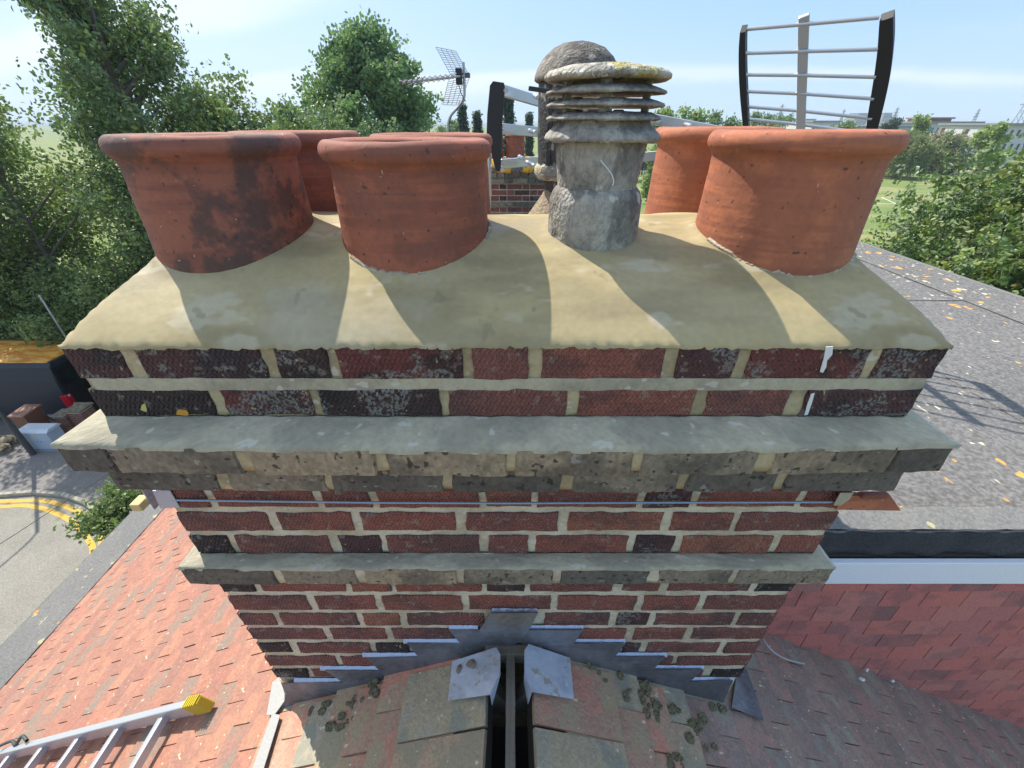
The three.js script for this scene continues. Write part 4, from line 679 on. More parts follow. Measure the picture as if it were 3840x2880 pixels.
  [[190, 158, 113], [345, 333, 320], [485, 488, 500], [592, 608, 640], [690, 720, 768], [770, 808, 868]].forEach(([l, c, r], i) => { const k = i / 5.3 + 0.02; for (const [a, b] of [[at(405, l, -1, k), at(775, c, 0, k)], [at(775, c, 0, k), at(1275 - i * 12, r, 1, k)]]) part(f, 'rung', rod(a, b, 0.0085, 0.0085, 10), aluMat); });
  for (const [X, s, xx] of [[412, -1, 1.35], [1224, 1, 1.72]]) part(f, 'foot', rod(at(X, 850, s, 1), V(xx, EYE - 1.27, -2.95), 0.012), aluMat);
}
// ================================================================ television aerial
{
  const D = 5.0, q = (X, Y, d = D) => onFront(1280 + X / 1.728, Y / 1.728, d), t = thing('television_aerial', 'television aerial with grid reflector and yagi boom on a cranked mast', 'aerial', [-0.64, RIDGE - 0.3, -D]);
  const foot = q(690, 845); part(t, 'mast', tube([V(foot.x, RIDGE - PITCH * 0.7, -D), V(foot.x, RIDGE - 0.1, -D), foot, q(694, 790), q(712, 745), q(770, 680), q(795, 640), q(798, 600), q(796, 500), q(790, 402)], 0.013, 60, 8), galv);
  const grid = (a, b, c, d, nu, nv) => { const g = []; for (let i = 0; i <= nu; i++) g.push(rod(a.clone().lerp(b, i / nu), d.clone().lerp(c, i / nu), 0.0028, 0.0028, 5)); for (let j = 0; j <= nv; j++) g.push(rod(a.clone().lerp(d, j / nv), b.clone().lerp(c, j / nv), 0.0028, 0.0028, 5)); return merge(g); };
  part(t, 'reflector', grid(q(612, 305, 5.05), q(742, 332, 5.25), q(822, 476, 5.2), q(706, 480, 5.0), 4, 11), galv); part(t, 'reflector', grid(q(692, 530, 5.0), q(830, 500, 5.2), q(770, 682, 5.25), q(657, 678, 5.05), 4, 11), galv);
  part(t, 'boom', rod(q(385, 535, 4.45), q(832, 488, 5.05), 0.009), galv);
  for (let i = 0; i < 11; i++) { const k = i / 13, c = q(mix(385, 720, i / 10), mix(535, 497, i / 10), mix(4.45, 4.9, i / 10)), v = V(0.05, 0.02, 0.09); part(t, 'director', rod(c.clone().sub(v), c.clone().add(v), 0.004), i < 5 ? steelDark : galv); part(t, 'insulator', rod(c.clone().add(V(-0.012, 0, 0)), c.clone().add(V(0.012, 0, 0)), 0.016), steelDark); }
  part(t, 'dipole_box', box(...(c => [c.x - 0.03, c.x + 0.03, c.y - 0.07, c.y + 0.06, c.z - 0.03, c.z + 0.03, 0.006])(q(762, 492, 4.98))), blackPlastic); part(t, 'clamp', box(...(c => [c.x - 0.05, c.x + 0.05, c.y - 0.02, c.y + 0.02, c.z - 0.03, c.z + 0.03, 0.004])(q(800, 488, 5.02))), steelDark);
  part(t, 'cable', tube([q(750, 510, 4.97), q(775, 600, 4.97), q(790, 640, 4.97), q(745, 715, 4.97), q(705, 770, 4.97), q(700, 850, 4.97)], 0.004, 30, 5), blackPlastic);
}
// ================================================================ ground
const grassTex = colorTex(1024, 1024, (u, v) => {
  const n = fbm(u, v, 6, 14, 5, 1401, 0.55), f = fbm(u, v, 180, 180, 3, 1405);
  let c = mix3([0.135, 0.185, 0.048], [0.225, 0.235, 0.088], smooth(0.40, 0.64, n)); return c.map(k => k * (0.75 + 0.5 * f));
}, 40);
const grassMat = std(null, 1, { map: grassTex });
{ const g = new THREE.PlaneGeometry(3000, 3000, 1, 1).rotateX(-Math.PI / 2); const p = g.attributes.position; for (let i = 0; i < p.count; i++) g.attributes.uv.setXY(i, p.getX(i), p.getZ(i)); struct('ground', g, grassMat); }
const asphaltTex = (a, b, seed, rep = 3) => colorTex(1024, 1024, (u, v) => { const f = fbm(u, v, 220, 220, 2, seed), n = fbm(u, v, 6, 6, 5, seed + 3, 0.6); return mix3(a, b, n).map(k => k * (0.60 + 0.80 * f)); }, rep);
const roadMat = std(null, 0.95, { map: asphaltTex([0.20, 0.19, 0.165], [0.26, 0.245, 0.215], 1421) });
const paveMat = std(null, 0.95, { map: asphaltTex([0.155, 0.145, 0.14], [0.215, 0.20, 0.19], 1431) });
const yardMat = std(null, 0.95, { map: asphaltTex([0.11, 0.105, 0.10], [0.155, 0.148, 0.14], 1441) });
const kerbMat = std(null, 0.9, { map: mortarTex([0.36, 0.33, 0.27], [0.27, 0.25, 0.21], 1451) });
function sheet(pts, y) { const s = new THREE.Shape(pts.map(p => new THREE.Vector2(p[0], p[1]))), g = new THREE.ShapeGeometry(s, 12); g.rotateX(-Math.PI / 2); g.translate(0, y, 0); const p = g.attributes.position; for (let i = 0; i < p.count; i++) g.attributes.uv.setXY(i, p.getX(i), p.getZ(i)); return g; }   // [x, D] points
const gnd = (px, py, y = 0) => { const p = onLevel(px, py, y); return [p.x, -p.z]; };
const kerbLine = new THREE.CatmullRomCurve3([[-40, 9.6], [-22, 9.0], gnd(0, 1862), gnd(120, 1852), gnd(230, 1858), gnd(330, 1893), gnd(395, 1950), gnd(420, 2030), [-9.6, 5.5], [-9.4, 3], [-9.4, 0], [-9.4, -12]].map(([x, D]) => V(x, 0, -D))).getPoints(90);
const KL = kerbLine.map(p => [p.x, -p.z]);
struct('road', sheet([...KL, [-40, -12]], 0.004), roadMat);
{ // pavement slab with a real kerb step
  const sh = new THREE.Shape([...KL, [-3.4, -12], [-3.4, 11.2], [-16.5, 11.2], [-40, 11.6]].map(p => new THREE.Vector2(...p))), g = new THREE.ExtrudeGeometry(sh, { depth: 0.11, bevelEnabled: false }); g.rotateX(-Math.PI / 2); struct('pavement', uvBox(g), paveMat);
  struct('forecourt', sheet([[-40, 11.6], [-16.5, 11.2], [-3.4, 11.2], [-3.4, 15.5], [-40, 15.5]], 0.004), yardMat);
}
{ // kerb stones, each a stone
  const k = thing('kerb', 'line of pale granite kerb stones round the street corner', 'kerb', [-11, 0, -8]); const c = new THREE.CatmullRomCurve3(kerbLine), L = c.getLength(), n = Math.floor(L / 0.93);
  for (let i = 0; i < n; i++) { const a = c.getPointAt(i / n), b = c.getPointAt((i + 0.985) / n); if (a.x < -20 || -a.z < 2) continue; const m = bar(V(a.x, 0.06, a.z), V(b.x, 0.06, b.z), 0.13, 0.13); part(k, 'kerb_stone', m, kerbMat); }
}
{ // double yellow lines
  const yel = std(null, 0.9, { map: colorTex(512, 512, (u, v) => { const f = fbm(u, v, 60, 60, 3, 1471), w = smooth(0.62, 0.70, f); return mix3([0.58, 0.36, 0.055], [0.33, 0.27, 0.15], w); }, 1) });
  const ribbon = (pts, w) => { const c = new THREE.CatmullRomCurve3(pts.map(([x, D]) => V(x, 0.009, -D))), P = c.getPoints(60), pos = []; for (let i = 0; i < 60; i++) { const d = P[i + 1].clone().sub(P[i]).normalize(), s = V(-d.z, 0, d.x).multiplyScalar(w / 2), a = P[i].clone().add(s), b = P[i].clone().sub(s), e = P[i + 1].clone().add(s), f = P[i + 1].clone().sub(s); pos.push(a, e, b, b, e, f); } const g = new THREE.BufferGeometry(); g.setAttribute('position', new THREE.BufferAttribute(new Float32Array(pos.flatMap(p => [p.x, p.y, p.z])), 3)); g.computeVertexNormals(); return uvBox(g); };
  struct('yellow_line', ribbon([[-26, 9.05], gnd(0, 1880), gnd(156, 1878), gnd(243, 1898), gnd(301, 1925), gnd(347, 1966), gnd(382, 2030), [-10.0, 5.6], [-9.75, 3.5], [-9.7, 0]], 0.13), yel);
  struct('yellow_line', ribbon([[-26, 8.75], gnd(0, 1901), gnd(87, 1896), gnd(150, 1905), gnd(205, 1923), gnd(272, 1957), gnd(324, 2013), gnd(347, 2076), [-10.25, 5.4], [-10.0, 3.5], [-9.95, 0]], 0.13), yel);
}
{ // sports field: pitch lines and a bare strip along its far side
  const white = std([0.62, 0.66, 0.56], 1), line = (a, b, w) => struct('pitch_line', bar(V(a[0], 0.012, -a[1]), V(b[0], 0.012, -b[1]), 0.004, w, V(0, 1, 0)), white);
  line(gnd(3305, 740), gnd(3440, 800), 0.14); line([10, 62], [60, 60], 0.14); line([12, 30], [14, 90], 0.14);
  struct('path', sheet([[-20, 103], [140, 103], [140, 110], [-20, 110]], 0.006), std([0.30, 0.26, 0.20], 1));
}
// ================================================================ on the street
{ // van seen from behind and above
  const x = -15.5, zN = -12.05, W = 1.98, Hh = 2.42, L = 5.1, t = thing('van', 'dark blue panel van with an orange roof parked below the trees', 'van', [x - L / 2, 0, zN - W / 2]);
  const navy = new THREE.MeshPhysicalMaterial({ roughness: 0.5, specularIntensity: 0.5, clearcoat: 0.1, clearcoatRoughness: 0.2, metalness: 0 }); navy.color.setRGB(0.022, 0.028, 0.040);
  const dk = std([0.01, 0.011, 0.014], 0.35), zc = zN - W / 2;
  const sec = [[0, 0.42], [0, 1.25], [0.03, 1.75], [0.11, 2.22], [0.20, 2.36], [W - 0.20, 2.36], [W - 0.11, 2.22], [W - 0.03, 1.75], [W, 1.25], [W, 0.42]], sh = new THREE.Shape(sec.map(([a, b]) => new THREE.Vector2(a, b)));
  const body = new THREE.ExtrudeGeometry(sh, { depth: L - 1.2, bevelEnabled: true, bevelSize: 0.02, bevelThickness: 0.03, bevelSegments: 2 }); body.rotateY(-Math.PI / 2); body.translate(x - 0.03, 0, zN - W); part(t, 'body', uvBox(body), navy);
  const nose = new THREE.Shape([[0, 0.42], [1.25, 0.42], [1.25, 1.0], [0.95, 1.15], [0.25, 2.2], [0, 2.3]].map(([a, b]) => new THREE.Vector2(-a, b))), ng = new THREE.ExtrudeGeometry(nose, { depth: W - 0.12, bevelEnabled: true, bevelSize: 0.03, bevelThickness: 0.05, bevelSegments: 2 }); ng.translate(x - L + 1.15, 0, zN - W + 0.06); part(t, 'cab', uvBox(ng), navy);
  const orange = std(null, 0.55, { map: colorTex(512, 512, (u, v) => { const f = fbm(u, v, 5, 22, 5, 1501, 0.6); return mix3([0.58, 0.20, 0.02], [0.74, 0.40, 0.08], smooth(0.42, 0.62, f)); }, 2) });
  part(t, 'roof', uvBox(new RoundedBoxGeometry(L - 1.35, 0.05, W - 0.34, 2, 0.02).translate(x - 0.08 - (L - 1.35) / 2, 2.40, zc)), orange);
  part(t, 'roof_rail', box(x - L + 1.2, x - 0.02, 2.37, 2.46, zN - W + 0.08, zN - W + 0.16, 0.02), dk);
  for (const s of [0, 1]) { const z0 = zN - 0.06 - s * (W / 2 - 0.03), d = part(t, 'rear_door', box(x - 0.005, x + 0.03, 0.5, 2.2, z0 - W / 2 + 0.08, z0, 0.012), dk); part(d, 'window', box(x + 0.028, x + 0.034, 1.45, 2.02, z0 - W / 2 + 0.2, z0 - 0.12, 0.002), std([0.01, 0.012, 0.015], 0.08)); part(d, 'handle', box(x + 0.03, x + 0.05, 1.05, 1.09, z0 - W / 2 + 0.12, z0 - W / 2 + 0.24, 0.005), dk); }
  const redL = std([0.50, 0.01, 0.02], 0.2);
  for (const z of [zN - 0.075, zN - W + 0.075]) { const l = part(t, 'tail_lamp', box(x - 0.20, x + 0.06, 0.50, 1.20, z - 0.10, z + 0.10, 0.03), redL); for (const y of [1.14, 0.80]) part(l, 'lens', new THREE.SphereGeometry(0.05, 12, 8).scale(0.5, 1, 1).translate(x + 0.05, y, z), std([0.5, 0.45, 0.42], 0.2)); }
  part(t, 'side_strip', box(x - 2.3, x - 0.55, 1.12, 1.17, zN - 0.005, zN + 0.018, 0.006), std([0.52, 0.54, 0.57], 0.4)); part(t, 'side_crease', box(x - 3.6, x - 0.3, 1.66, 1.685, zN - 0.036, zN - 0.014, 0.004), navy);
  part(t, 'bumper', box(x - 0.06, x + 0.10, 0.38, 0.58, zN - W, zN, 0.04), dk);
  const pl = part(t, 'number_plate', box(x + 0.03, x + 0.038, 0.86, 0.98, zc - 0.30, zc + 0.24), std([0.55, 0.42, 0.03], 0.5));
  for (const xx of [x - 0.95, x - L + 0.9]) for (const z of [zN - 0.12, zN - W + 0.12]) { const w = part(t, 'wheel', new THREE.TorusGeometry(0.26, 0.085, 10, 28).translate(xx, 0.345, z), std([0.012, 0.012, 0.013], 0.9)); part(w, 'rim', rod(V(xx, 0.345, z - 0.08), V(xx, 0.345, z + 0.08), 0.21, 0.21, 20), galv); }
}
{ // street cabinet
  const x0 = -15.66, x1 = -14.74, D0 = 10.39, D1 = 10.85, h = 0.82, t = thing('street_cabinet', 'pale blue-grey utility cabinet with a ridged lid on the pavement', 'cabinet', [(x0 + x1) / 2, 0.11, -(D0 + D1) / 2]), m = std([0.36, 0.43, 0.52], 0.45), b = 0.11;
  part(t, 'plinth', box(x0 - 0.01, x1 + 0.01, b, b + 0.08, -D1, -D0 + 0.01), std([0.26, 0.28, 0.30], 0.8)); part(t, 'shell', box(x0 + 0.03, x1 - 0.03, b + 0.08, b + h - 0.06, -D1 + 0.02, -D0 - 0.006, 0.01), m);
  for (const k of [0, 1]) { const a = mix(x0 + 0.04, x1 - 0.04, k / 2), d = part(t, 'door', box(a + 0.004, a + (x1 - x0 - 0.08) / 2 - 0.004, b + 0.1, b + h - 0.08, -D0 - 0.008, -D0 + 0.006, 0.004), m); part(d, 'lock', box(a + (k ? 0.05 : 0.36), a + (k ? 0.07 : 0.38), b + 0.38, b + 0.42, -D0 + 0.004, -D0 + 0.012), steelDark); }
  part(t, 'warning_label', box(x0 + 0.40, x0 + 0.47, b + 0.60, b + 0.72, -D0 + 0.0065, -D0 + 0.009), std([0.55, 0.50, 0.18], 0.6));
  const sh = new THREE.Shape([[-0.03, 0], [0, 0.03], [0.07, 0.085], [0.40, 0.085], [0.46, 0.03], [0.49, 0]].map(p => new THREE.Vector2(...p))), g = new THREE.ExtrudeGeometry(sh, { depth: x1 - x0 + 0.04, bevelEnabled: false }); g.rotateY(Math.PI / 2); g.translate(x0 - 0.02, b + h - 0.06, -D0 + 0.0); part(t, 'lid', uvBox(g), std([0.52, 0.58, 0.66], 0.3));
}
{ // wheelie bin
  const c = [-16.15, -11.25], t = thing('wheelie_bin', 'brown wheelie bin standing between the van and the cabinet', 'bin', [c[0], 0.11, c[1]]), br = std([0.17, 0.075, 0.045], 0.6);
  const g = new THREE.BoxGeometry(0.5, 0.92, 0.6, 2, 4, 2); { const p = g.attributes.position; for (let i = 0; i < p.count; i++) { const k = 0.82 + 0.18 * (p.getY(i) / 0.92 + 0.5); p.setX(i, p.getX(i) * k); p.setZ(i, p.getZ(i) * k); } } g.translate(c[0], 0.62, c[1]); part(t, 'body', uvBox(g), br);
  part(t, 'lid', uvBox(new RoundedBoxGeometry(0.56, 0.07, 0.68, 2, 0.03).rotateX(0.06).translate(c[0], 1.115, c[1])), std([0.22, 0.10, 0.07], 0.45)); part(t, 'handle', rod(V(c[0] - 0.2, 1.06, c[1] - 0.34), V(c[0] + 0.2, 1.06, c[1] - 0.34), 0.016), br);
  for (const s of [-1, 1]) part(t, 'wheel', rod(V(c[0] + s * 0.2, 0.22, c[1] - 0.27), V(c[0] + s * 0.26, 0.22, c[1] - 0.27), 0.11, 0.11, 16), blackPlastic);
}
for (const [x, D, w, h, nm] of [[-14.55, 11.45, 0.47, 1.02, 'brick gate pier with a flat stone cap beside the van'], [-15.05, 11.35, 0.38, 0.86, 'lower brick gate pier with a stone cap beside the wheelie bin']]) {
  const t = thing('gate_pier', nm, 'gate pier', [x, 0.11, -D]); part(t, 'mortar', box(x - w / 2 + 0.004, x + w / 2 - 0.004, 0.11, 0.11 + h - 0.06, -D - w / 2 + 0.004, -D + w / 2 - 0.004), mortarGrey); part(t, 'cap', uvBox(new RoundedBoxGeometry(w + 0.1, 0.07, w + 0.1, 2, 0.02).translate(x, 0.11 + h - 0.025, -D)), STOCK.grey);
  for (let k = 0; k < Math.floor((h - 0.06) / 0.075); k++) for (const f of [0, 1]) for (let j = 0; j < 2; j++) { const m = shade(new THREE.Mesh(brickGeo(w / 2 - 0.012, 0.064, 0.05, 9000 + brickSeed++), pick([b_.dark, b_.red]))); m.name = 'brick'; const o = (j - 0.5) * w / 2; m.position.set(f ? x + w / 2 : x + o, 0.11 + 0.04 + k * 0.075, f ? -D - o : -D + w / 2).sub(t.position); m.rotation.y = f * Math.PI / 2; t.add(m); }
}
[[12, 1672], [38, 1660], [62, 1652], [10, 1690]].forEach(([px, py], i) => { const p = onLevel(px, py, 0.11), g = roughen(new THREE.IcosahedronGeometry(0.22, 3), 0.16, 6, 140 + i).scale(1.2, 0.7, 0.9).translate(p.x, 0.2, p.z); single('edging_stone', uvBox(g), STOCK.tan, 'rough stone edging the planted bed by the lamp post', 'stone', 'stones edging the bed by the lamp post'); });
{ // lamp post; only its lower part shows, its bracket and lantern throw the bent shadow on the road
  const b = onLevel(126, 1703, 0.11), t = thing('lamp_post', 'dark steel lamp post beside the utility cabinet', 'lamp post', [b.x, 0.11, b.z]), m = std([0.055, 0.055, 0.06], 0.6), y1 = 5.3;
  part(t, 'column', merge([rod(V(b.x, 0.11, b.z), V(b.x, 1.3, b.z), 0.085, 0.08, 14), rod(V(b.x, 1.3, b.z), V(b.x, y1, b.z), 0.055, 0.042, 14)]), m); part(t, 'bracket', tube([V(b.x, y1 - 0.02, b.z), V(b.x, y1 + 0.12, b.z + 0.25), V(b.x - 0.02, y1 + 0.16, b.z + 0.9), V(b.x - 0.02, y1 + 0.14, b.z + 1.3)], 0.025, 20, 8), m);
  part(t, 'lantern', uvBox(new RoundedBoxGeometry(0.24, 0.14, 0.72, 3, 0.05).translate(b.x - 0.02, y1 + 0.13, b.z + 1.6)), m);
}
{ const c = V(-10.6, 0, -13.2), t = thing('scaffold_pole', 'slim grey metal pole standing among the bushes', 'pole', [-11.9, 0, -14]); const a = onFront(150, 1110, 13.6), b = onFront(240, 1250, 13.6); part(t, 'tube', rod(V(b.x, 0, b.z), a, 0.035), galv); part(t, 'cap', new THREE.SphereGeometry(0.045, 10, 8).translate(a.x, a.y, a.z), galv); }
{ // telephone wire crossing above the pavement
  const P = [V(-3.6, 5.6, -6.4), onFront(600, 1652, 6.05), onFront(399, 1782, 5.6), onFront(185, 1920, 5.2), onFront(0, 2040, 4.9), onFront(-900, 2600, 3.6)]; P[0] = V(-3.56, P[1].y + 0.12, -6.6);
  single('telephone_wire', new THREE.TubeGeometry(new THREE.CatmullRomCurve3(P), 60, 0.006, 5, false), std([0.06, 0.055, 0.055], 0.7), 'thin dark telephone wire slung above the street corner', 'wire');
}
// ================================================================ trees and shrubs
function leafGeo(len, wid, fold, curl) {            // one leaf, folded on its midrib
  const P = [[0, 0], [0.30, 0.42], [0.62, 0.46], [1, 0]], pos = []; const mid = P.map(([t]) => V(0, curl * t * t * len, t * len));
  for (const s of [-1, 1]) { const e = P.map(([t, w], i) => mid[i].clone().add(V(s * w * wid, Math.abs(w) * wid * fold, 0))); const F = (a, b, c) => s > 0 ? pos.push(a, b, c) : pos.push(a, c, b); F(mid[0], e[1], mid[1]); F(mid[1], e[1], e[2]); F(mid[1], e[2], mid[2]); F(mid[2], e[2], mid[3]); }
  const g = new THREE.BufferGeometry(); g.setAttribute('position', new THREE.BufferAttribute(new Float32Array(pos.flatMap(p => [p.x, p.y, p.z])), 3)); g.computeVertexNormals(); g.setAttribute('uv', new THREE.BufferAttribute(new Float32Array(pos.length * 2), 2)); return g;
}
function sprigGeo(n, size, spread, seed) {          // a few leaves on one twig end
  const r = mulberry(seed), list = []; for (let i = 0; i < n; i++) { const g = leafGeo(size * (0.7 + 0.6 * r()), size * 0.62, 0.25, -0.25); const e = new THREE.Euler((r() - 0.5) * 2.2, r() * 6.28, (r() - 0.5) * 1.6); g.applyMatrix4(new THREE.Matrix4().makeRotationFromEuler(e)); g.translate((r() - 0.5) * spread, (r() - 0.5) * spread, (r() - 0.5) * spread); list.push(g); } return merge(list);
}
const leafMat = (c, o = {}) => { const m = new THREE.MeshPhysicalMaterial({ roughness: 0.9, transmission: 0.45, thickness: 0, clearcoat: 0.7, clearcoatRoughness: 0.38, side: THREE.DoubleSide, ...o }); m.color.setRGB(...c); return m; };
const LEAF = leafMat([1, 1, 1]), LEAF_DULL = leafMat([1, 1, 1], { clearcoat: 0.15 });
const bark = std(null, 0.95, { map: colorTex(256, 512, (u, v) => { const f = fbm(u, v, 20, 6, 4, 1601, 0.6); return mix3([0.20, 0.175, 0.145], [0.09, 0.078, 0.065], f); }, 0.5, 1) });
const SPRIG_BIG = [sprigGeo(5, 0.135, 0.24, 1), sprigGeo(5, 0.125, 0.26, 2)], SPRIG_MID = [sprigGeo(6, 0.11, 0.24, 3), sprigGeo(6, 0.10, 0.22, 4)], SPRIG_FAR = [sprigGeo(6, 0.42, 0.85, 5), sprigGeo(6, 0.36, 0.8, 6)];
const dummy = new THREE.Object3D(), tint = new THREE.Color();
function foliage(parent, pts, geo, mat, cols, s0, s1, r) {
  const im = new THREE.InstancedMesh(geo, mat, pts.length); im.name = 'crown'; im.castShadow = im.receiveShadow = true; im.userData.kind = 'stuff';
  pts.forEach((p, i) => { dummy.position.copy(p); dummy.rotation.set(r() * 6.28, r() * 6.28, r() * 6.28); dummy.scale.setScalar(s0 + (s1 - s0) * r()); dummy.updateMatrix(); im.setMatrixAt(i, dummy.matrix); const c = cols[Math.floor(r() * cols.length)], k = 0.75 + 0.5 * r(); tint.setRGB(c[0] * k, c[1] * k, c[2] * k); im.setColorAt(i, tint); });
  im.position.copy(parent.position).negate(); parent.add(im); return im;
}
// broadleaf tree: trunk, limbs, boughs; leaves in clumps along the boughs
function tree(o) {
  const r = mulberry(o.seed), t = thing(o.name || 'broadleaf_tree', o.label, o.category || 'tree', [o.x, 0, -o.D], o.group), wood = [], pts = [], lean = V(o.lean || 0, 0, 0), H = o.h, rad = o.r, base = V(o.x, 0, -o.D), c0 = o.crown ?? 0.25;
  const crownC = V(o.x + (o.lean || 0) * H * 0.5, H * (c0 + 1) / 2, -o.D), ry = H * (1 - c0) / 2;
  const trunkTop = base.clone().add(V((o.lean || 0) * H * 0.35, H * 0.72, 0)), tr = o.trunk ?? H * 0.018; wood.push(rod(base, base.clone().lerp(trunkTop, 0.45), tr, tr * 0.72, 8), rod(base.clone().lerp(trunkTop, 0.45), trunkTop, tr * 0.72, tr * 0.2, 7));
  const nB = o.boughs ?? 46; const shape = o.shape || ((h) => Math.sqrt(Math.max(0, 1 - h * h)));
  for (let b = 0; b < nB; b++) {
    const hh = -0.95 + 1.93 * (b + r()) / nB, a = r() * 6.283, reach = rad * shape(hh) * (0.55 + 0.5 * r()), tip = crownC.clone().add(V(Math.cos(a) * reach + (o.lean || 0) * ry * hh, hh * ry + (r() - 0.5) * 0.5, Math.sin(a) * reach));
    const s = base.clone().lerp(trunkTop, clamp((tip.y - reach * 0.75) / trunkTop.y, 0.15, 0.98)), midp = s.clone().lerp(tip, 0.5).add(V((r() - 0.5) * 0.3, reach * 0.10, (r() - 0.5) * 0.3)), w = tr * 0.30; wood.push(rod(s, midp, w, w * 0.6, 5), rod(midp, tip, w * 0.6, w * 0.15, 5));
    const nl = Math.round(o.leaves / nB), cl = o.clump ?? 0.55;
    for (let k = 0; k < nl; k++) { const q = 0.30 + 0.75 * Math.pow(r(), 0.6), p = q < 0.5 ? s.clone().lerp(midp, q * 2) : midp.clone().lerp(tip, (q - 0.5) * 2); const g = () => (r() + r() + r() - 1.5) * 1.15; p.add(V(g() * cl * rad * 0.42, g() * cl * rad * 0.36, g() * cl * rad * 0.42)); if (p.y > 0.15) pts.push(p); }
    if (o.twigs) for (let k = 0; k < o.twigs; k++) { const p = midp.clone().lerp(tip, r()), e = p.clone().add(V((r() - 0.5) * 1.4, (r() - 0.2) * 1.1, (r() - 0.5) * 1.4)); wood.push(rod(p, e, w * 0.22, w * 0.06, 4)); }
  }
  part(t, 'trunk', merge(wood), bark); foliage(t, pts, o.geo[Math.floor(r() * o.geo.length)], o.mat || LEAF, o.cols, o.s0 ?? 0.8, o.s1 ?? 1.3, r); return t;
}
const G1 = [[0.181, 0.267, 0.060], [0.132, 0.213, 0.055], [0.241, 0.331, 0.070], [0.157, 0.245, 0.070]], G2 = [[0.126, 0.212, 0.064], [0.168, 0.261, 0.081], [0.098, 0.175, 0.060]], G3 = [[0.280, 0.373, 0.081], [0.365, 0.435, 0.091], [0.224, 0.311, 0.070], [0.477, 0.447, 0.101]];
const G4 = G3.concat(G1, G2).map(c => [c[0] * 0.64, c[1] * 0.74, c[2] * 0.70]);
const nearGroup = 'tall trees behind the van';
// belt of trees beyond the van
tree({ seed: 11, x: -17.3, D: 15.6, h: 10.6, r: 3.0, leaves: 6500, geo: SPRIG_BIG, cols: G1, twigs: 3, clump: 0.5, crown: 0.12, lean: 0.03, label: 'leafy tree at the end of the belt, its thin reddish twigs bare at the top', group: nearGroup });
tree({ seed: 12, x: -13.0, D: 16.6, h: 14.8, r: 2.5, leaves: 7000, geo: SPRIG_BIG, cols: G2.concat(G1), twigs: 3, clump: 0.42, crown: 0.12, lean: 0.04, boughs: 54, label: 'tallest dark green tree of the belt, leaning in the wind', group: nearGroup });
tree({ seed: 13, x: -14.2, D: 18.6, h: 13.4, r: 2.9, leaves: 5200, geo: SPRIG_BIG, cols: G2, twigs: 3, crown: 0.15, lean: 0.03, label: 'dark green tree behind the tallest one of the belt', group: nearGroup });
tree({ seed: 14, x: -10.2, D: 17.2, h: 10.6, r: 2.5, leaves: 5200, geo: SPRIG_BIG, cols: G1, twigs: 2, crown: 0.1, lean: 0.04, label: 'middling green tree between the tallest tree and the soot-stained pot', group: nearGroup });
tree({ seed: 15, x: -8.2, D: 19.5, h: 9.9, r: 2.4, leaves: 4600, geo: SPRIG_BIG, cols: G1.concat(G2), crown: 0.1, lean: 0.03, label: 'lower green tree where the belt steps down above the clay pots', group: nearGroup });
tree({ seed: 16, x: -6.6, D: 24, h: 9.3, r: 2.4, leaves: 4000, geo: SPRIG_BIG, cols: G2, crown: 0.1, label: 'dark tree at the low end of the belt above the clay pots', group: nearGroup });
tree({ seed: 17, x: -20.5, D: 17.5, h: 10.2, r: 3.2, leaves: 4600, geo: SPRIG_BIG, cols: G1, crown: 0.1, label: 'broad green tree at the outer end of the belt', group: nearGroup });
for (const [i, x, D, h, r, l] of [[0, -17.0, 14.9, 4.6, 1.9, 'dense shrub behind the van cab'], [1, -14.3, 15.0, 4.8, 1.8, 'dense shrub behind the van roof'], [2, -11.7, 14.4, 4.6, 1.8, 'dense shrub between the van and the chimney'], [3, -9.2, 14.6, 5.6, 2.0, 'dense dark shrub behind the soot-stained pot'], [4, -7.2, 16.5, 5.8, 2.1, 'dense shrub behind the plain clay pot'], [5, -19.2, 15.4, 5.0, 2.0, 'dense shrub at the outer end of the belt']])
  tree({ seed: 30 + i, name: 'large_shrub', category: 'shrub', x, D, h, r, leaves: 4200, geo: SPRIG_MID, cols: i === 3 ? G2 : G1, crown: 0.02, boughs: 34, trunk: 0.06, clump: 0.6, label: l, group: 'shrubs under the tree belt' });
// bush inside the street corner
tree({ seed: 41, name: 'round_bush', category: 'bush', x: -9.05, D: 6.85, h: 1.9, r: 0.95, leaves: 3200, geo: [sprigGeo(5, 0.085, 0.13, 8)], cols: [[0.168, 0.266, 0.056], [0.126, 0.210, 0.049], [0.224, 0.308, 0.070]], crown: 0.0, boughs: 30, trunk: 0.03, clump: 0.6, label: 'small round bright green bush on the pavement corner beyond the parapet' });
// garden tree beside the flat roof
tree({ seed: 51, x: 12.6, D: 9.4, h: 8.6, r: 4.6, leaves: 26000, geo: [sprigGeo(5, 0.12, 0.22, 11)], cols: G4, twigs: 2, crown: 0.15, boughs: 90, clump: 0.36, label: 'big maple-like tree with yellowing leaf tips beside the flat roof' });
tree({ seed: 52, x: 9.6, D: 12.0, h: 6.0, r: 2.5, leaves: 8000, geo: [sprigGeo(5, 0.11, 0.22, 12)], cols: G4, crown: 0.05, boughs: 40, clump: 0.45, label: 'lower leafy tree between the flat roof and the playing field' });
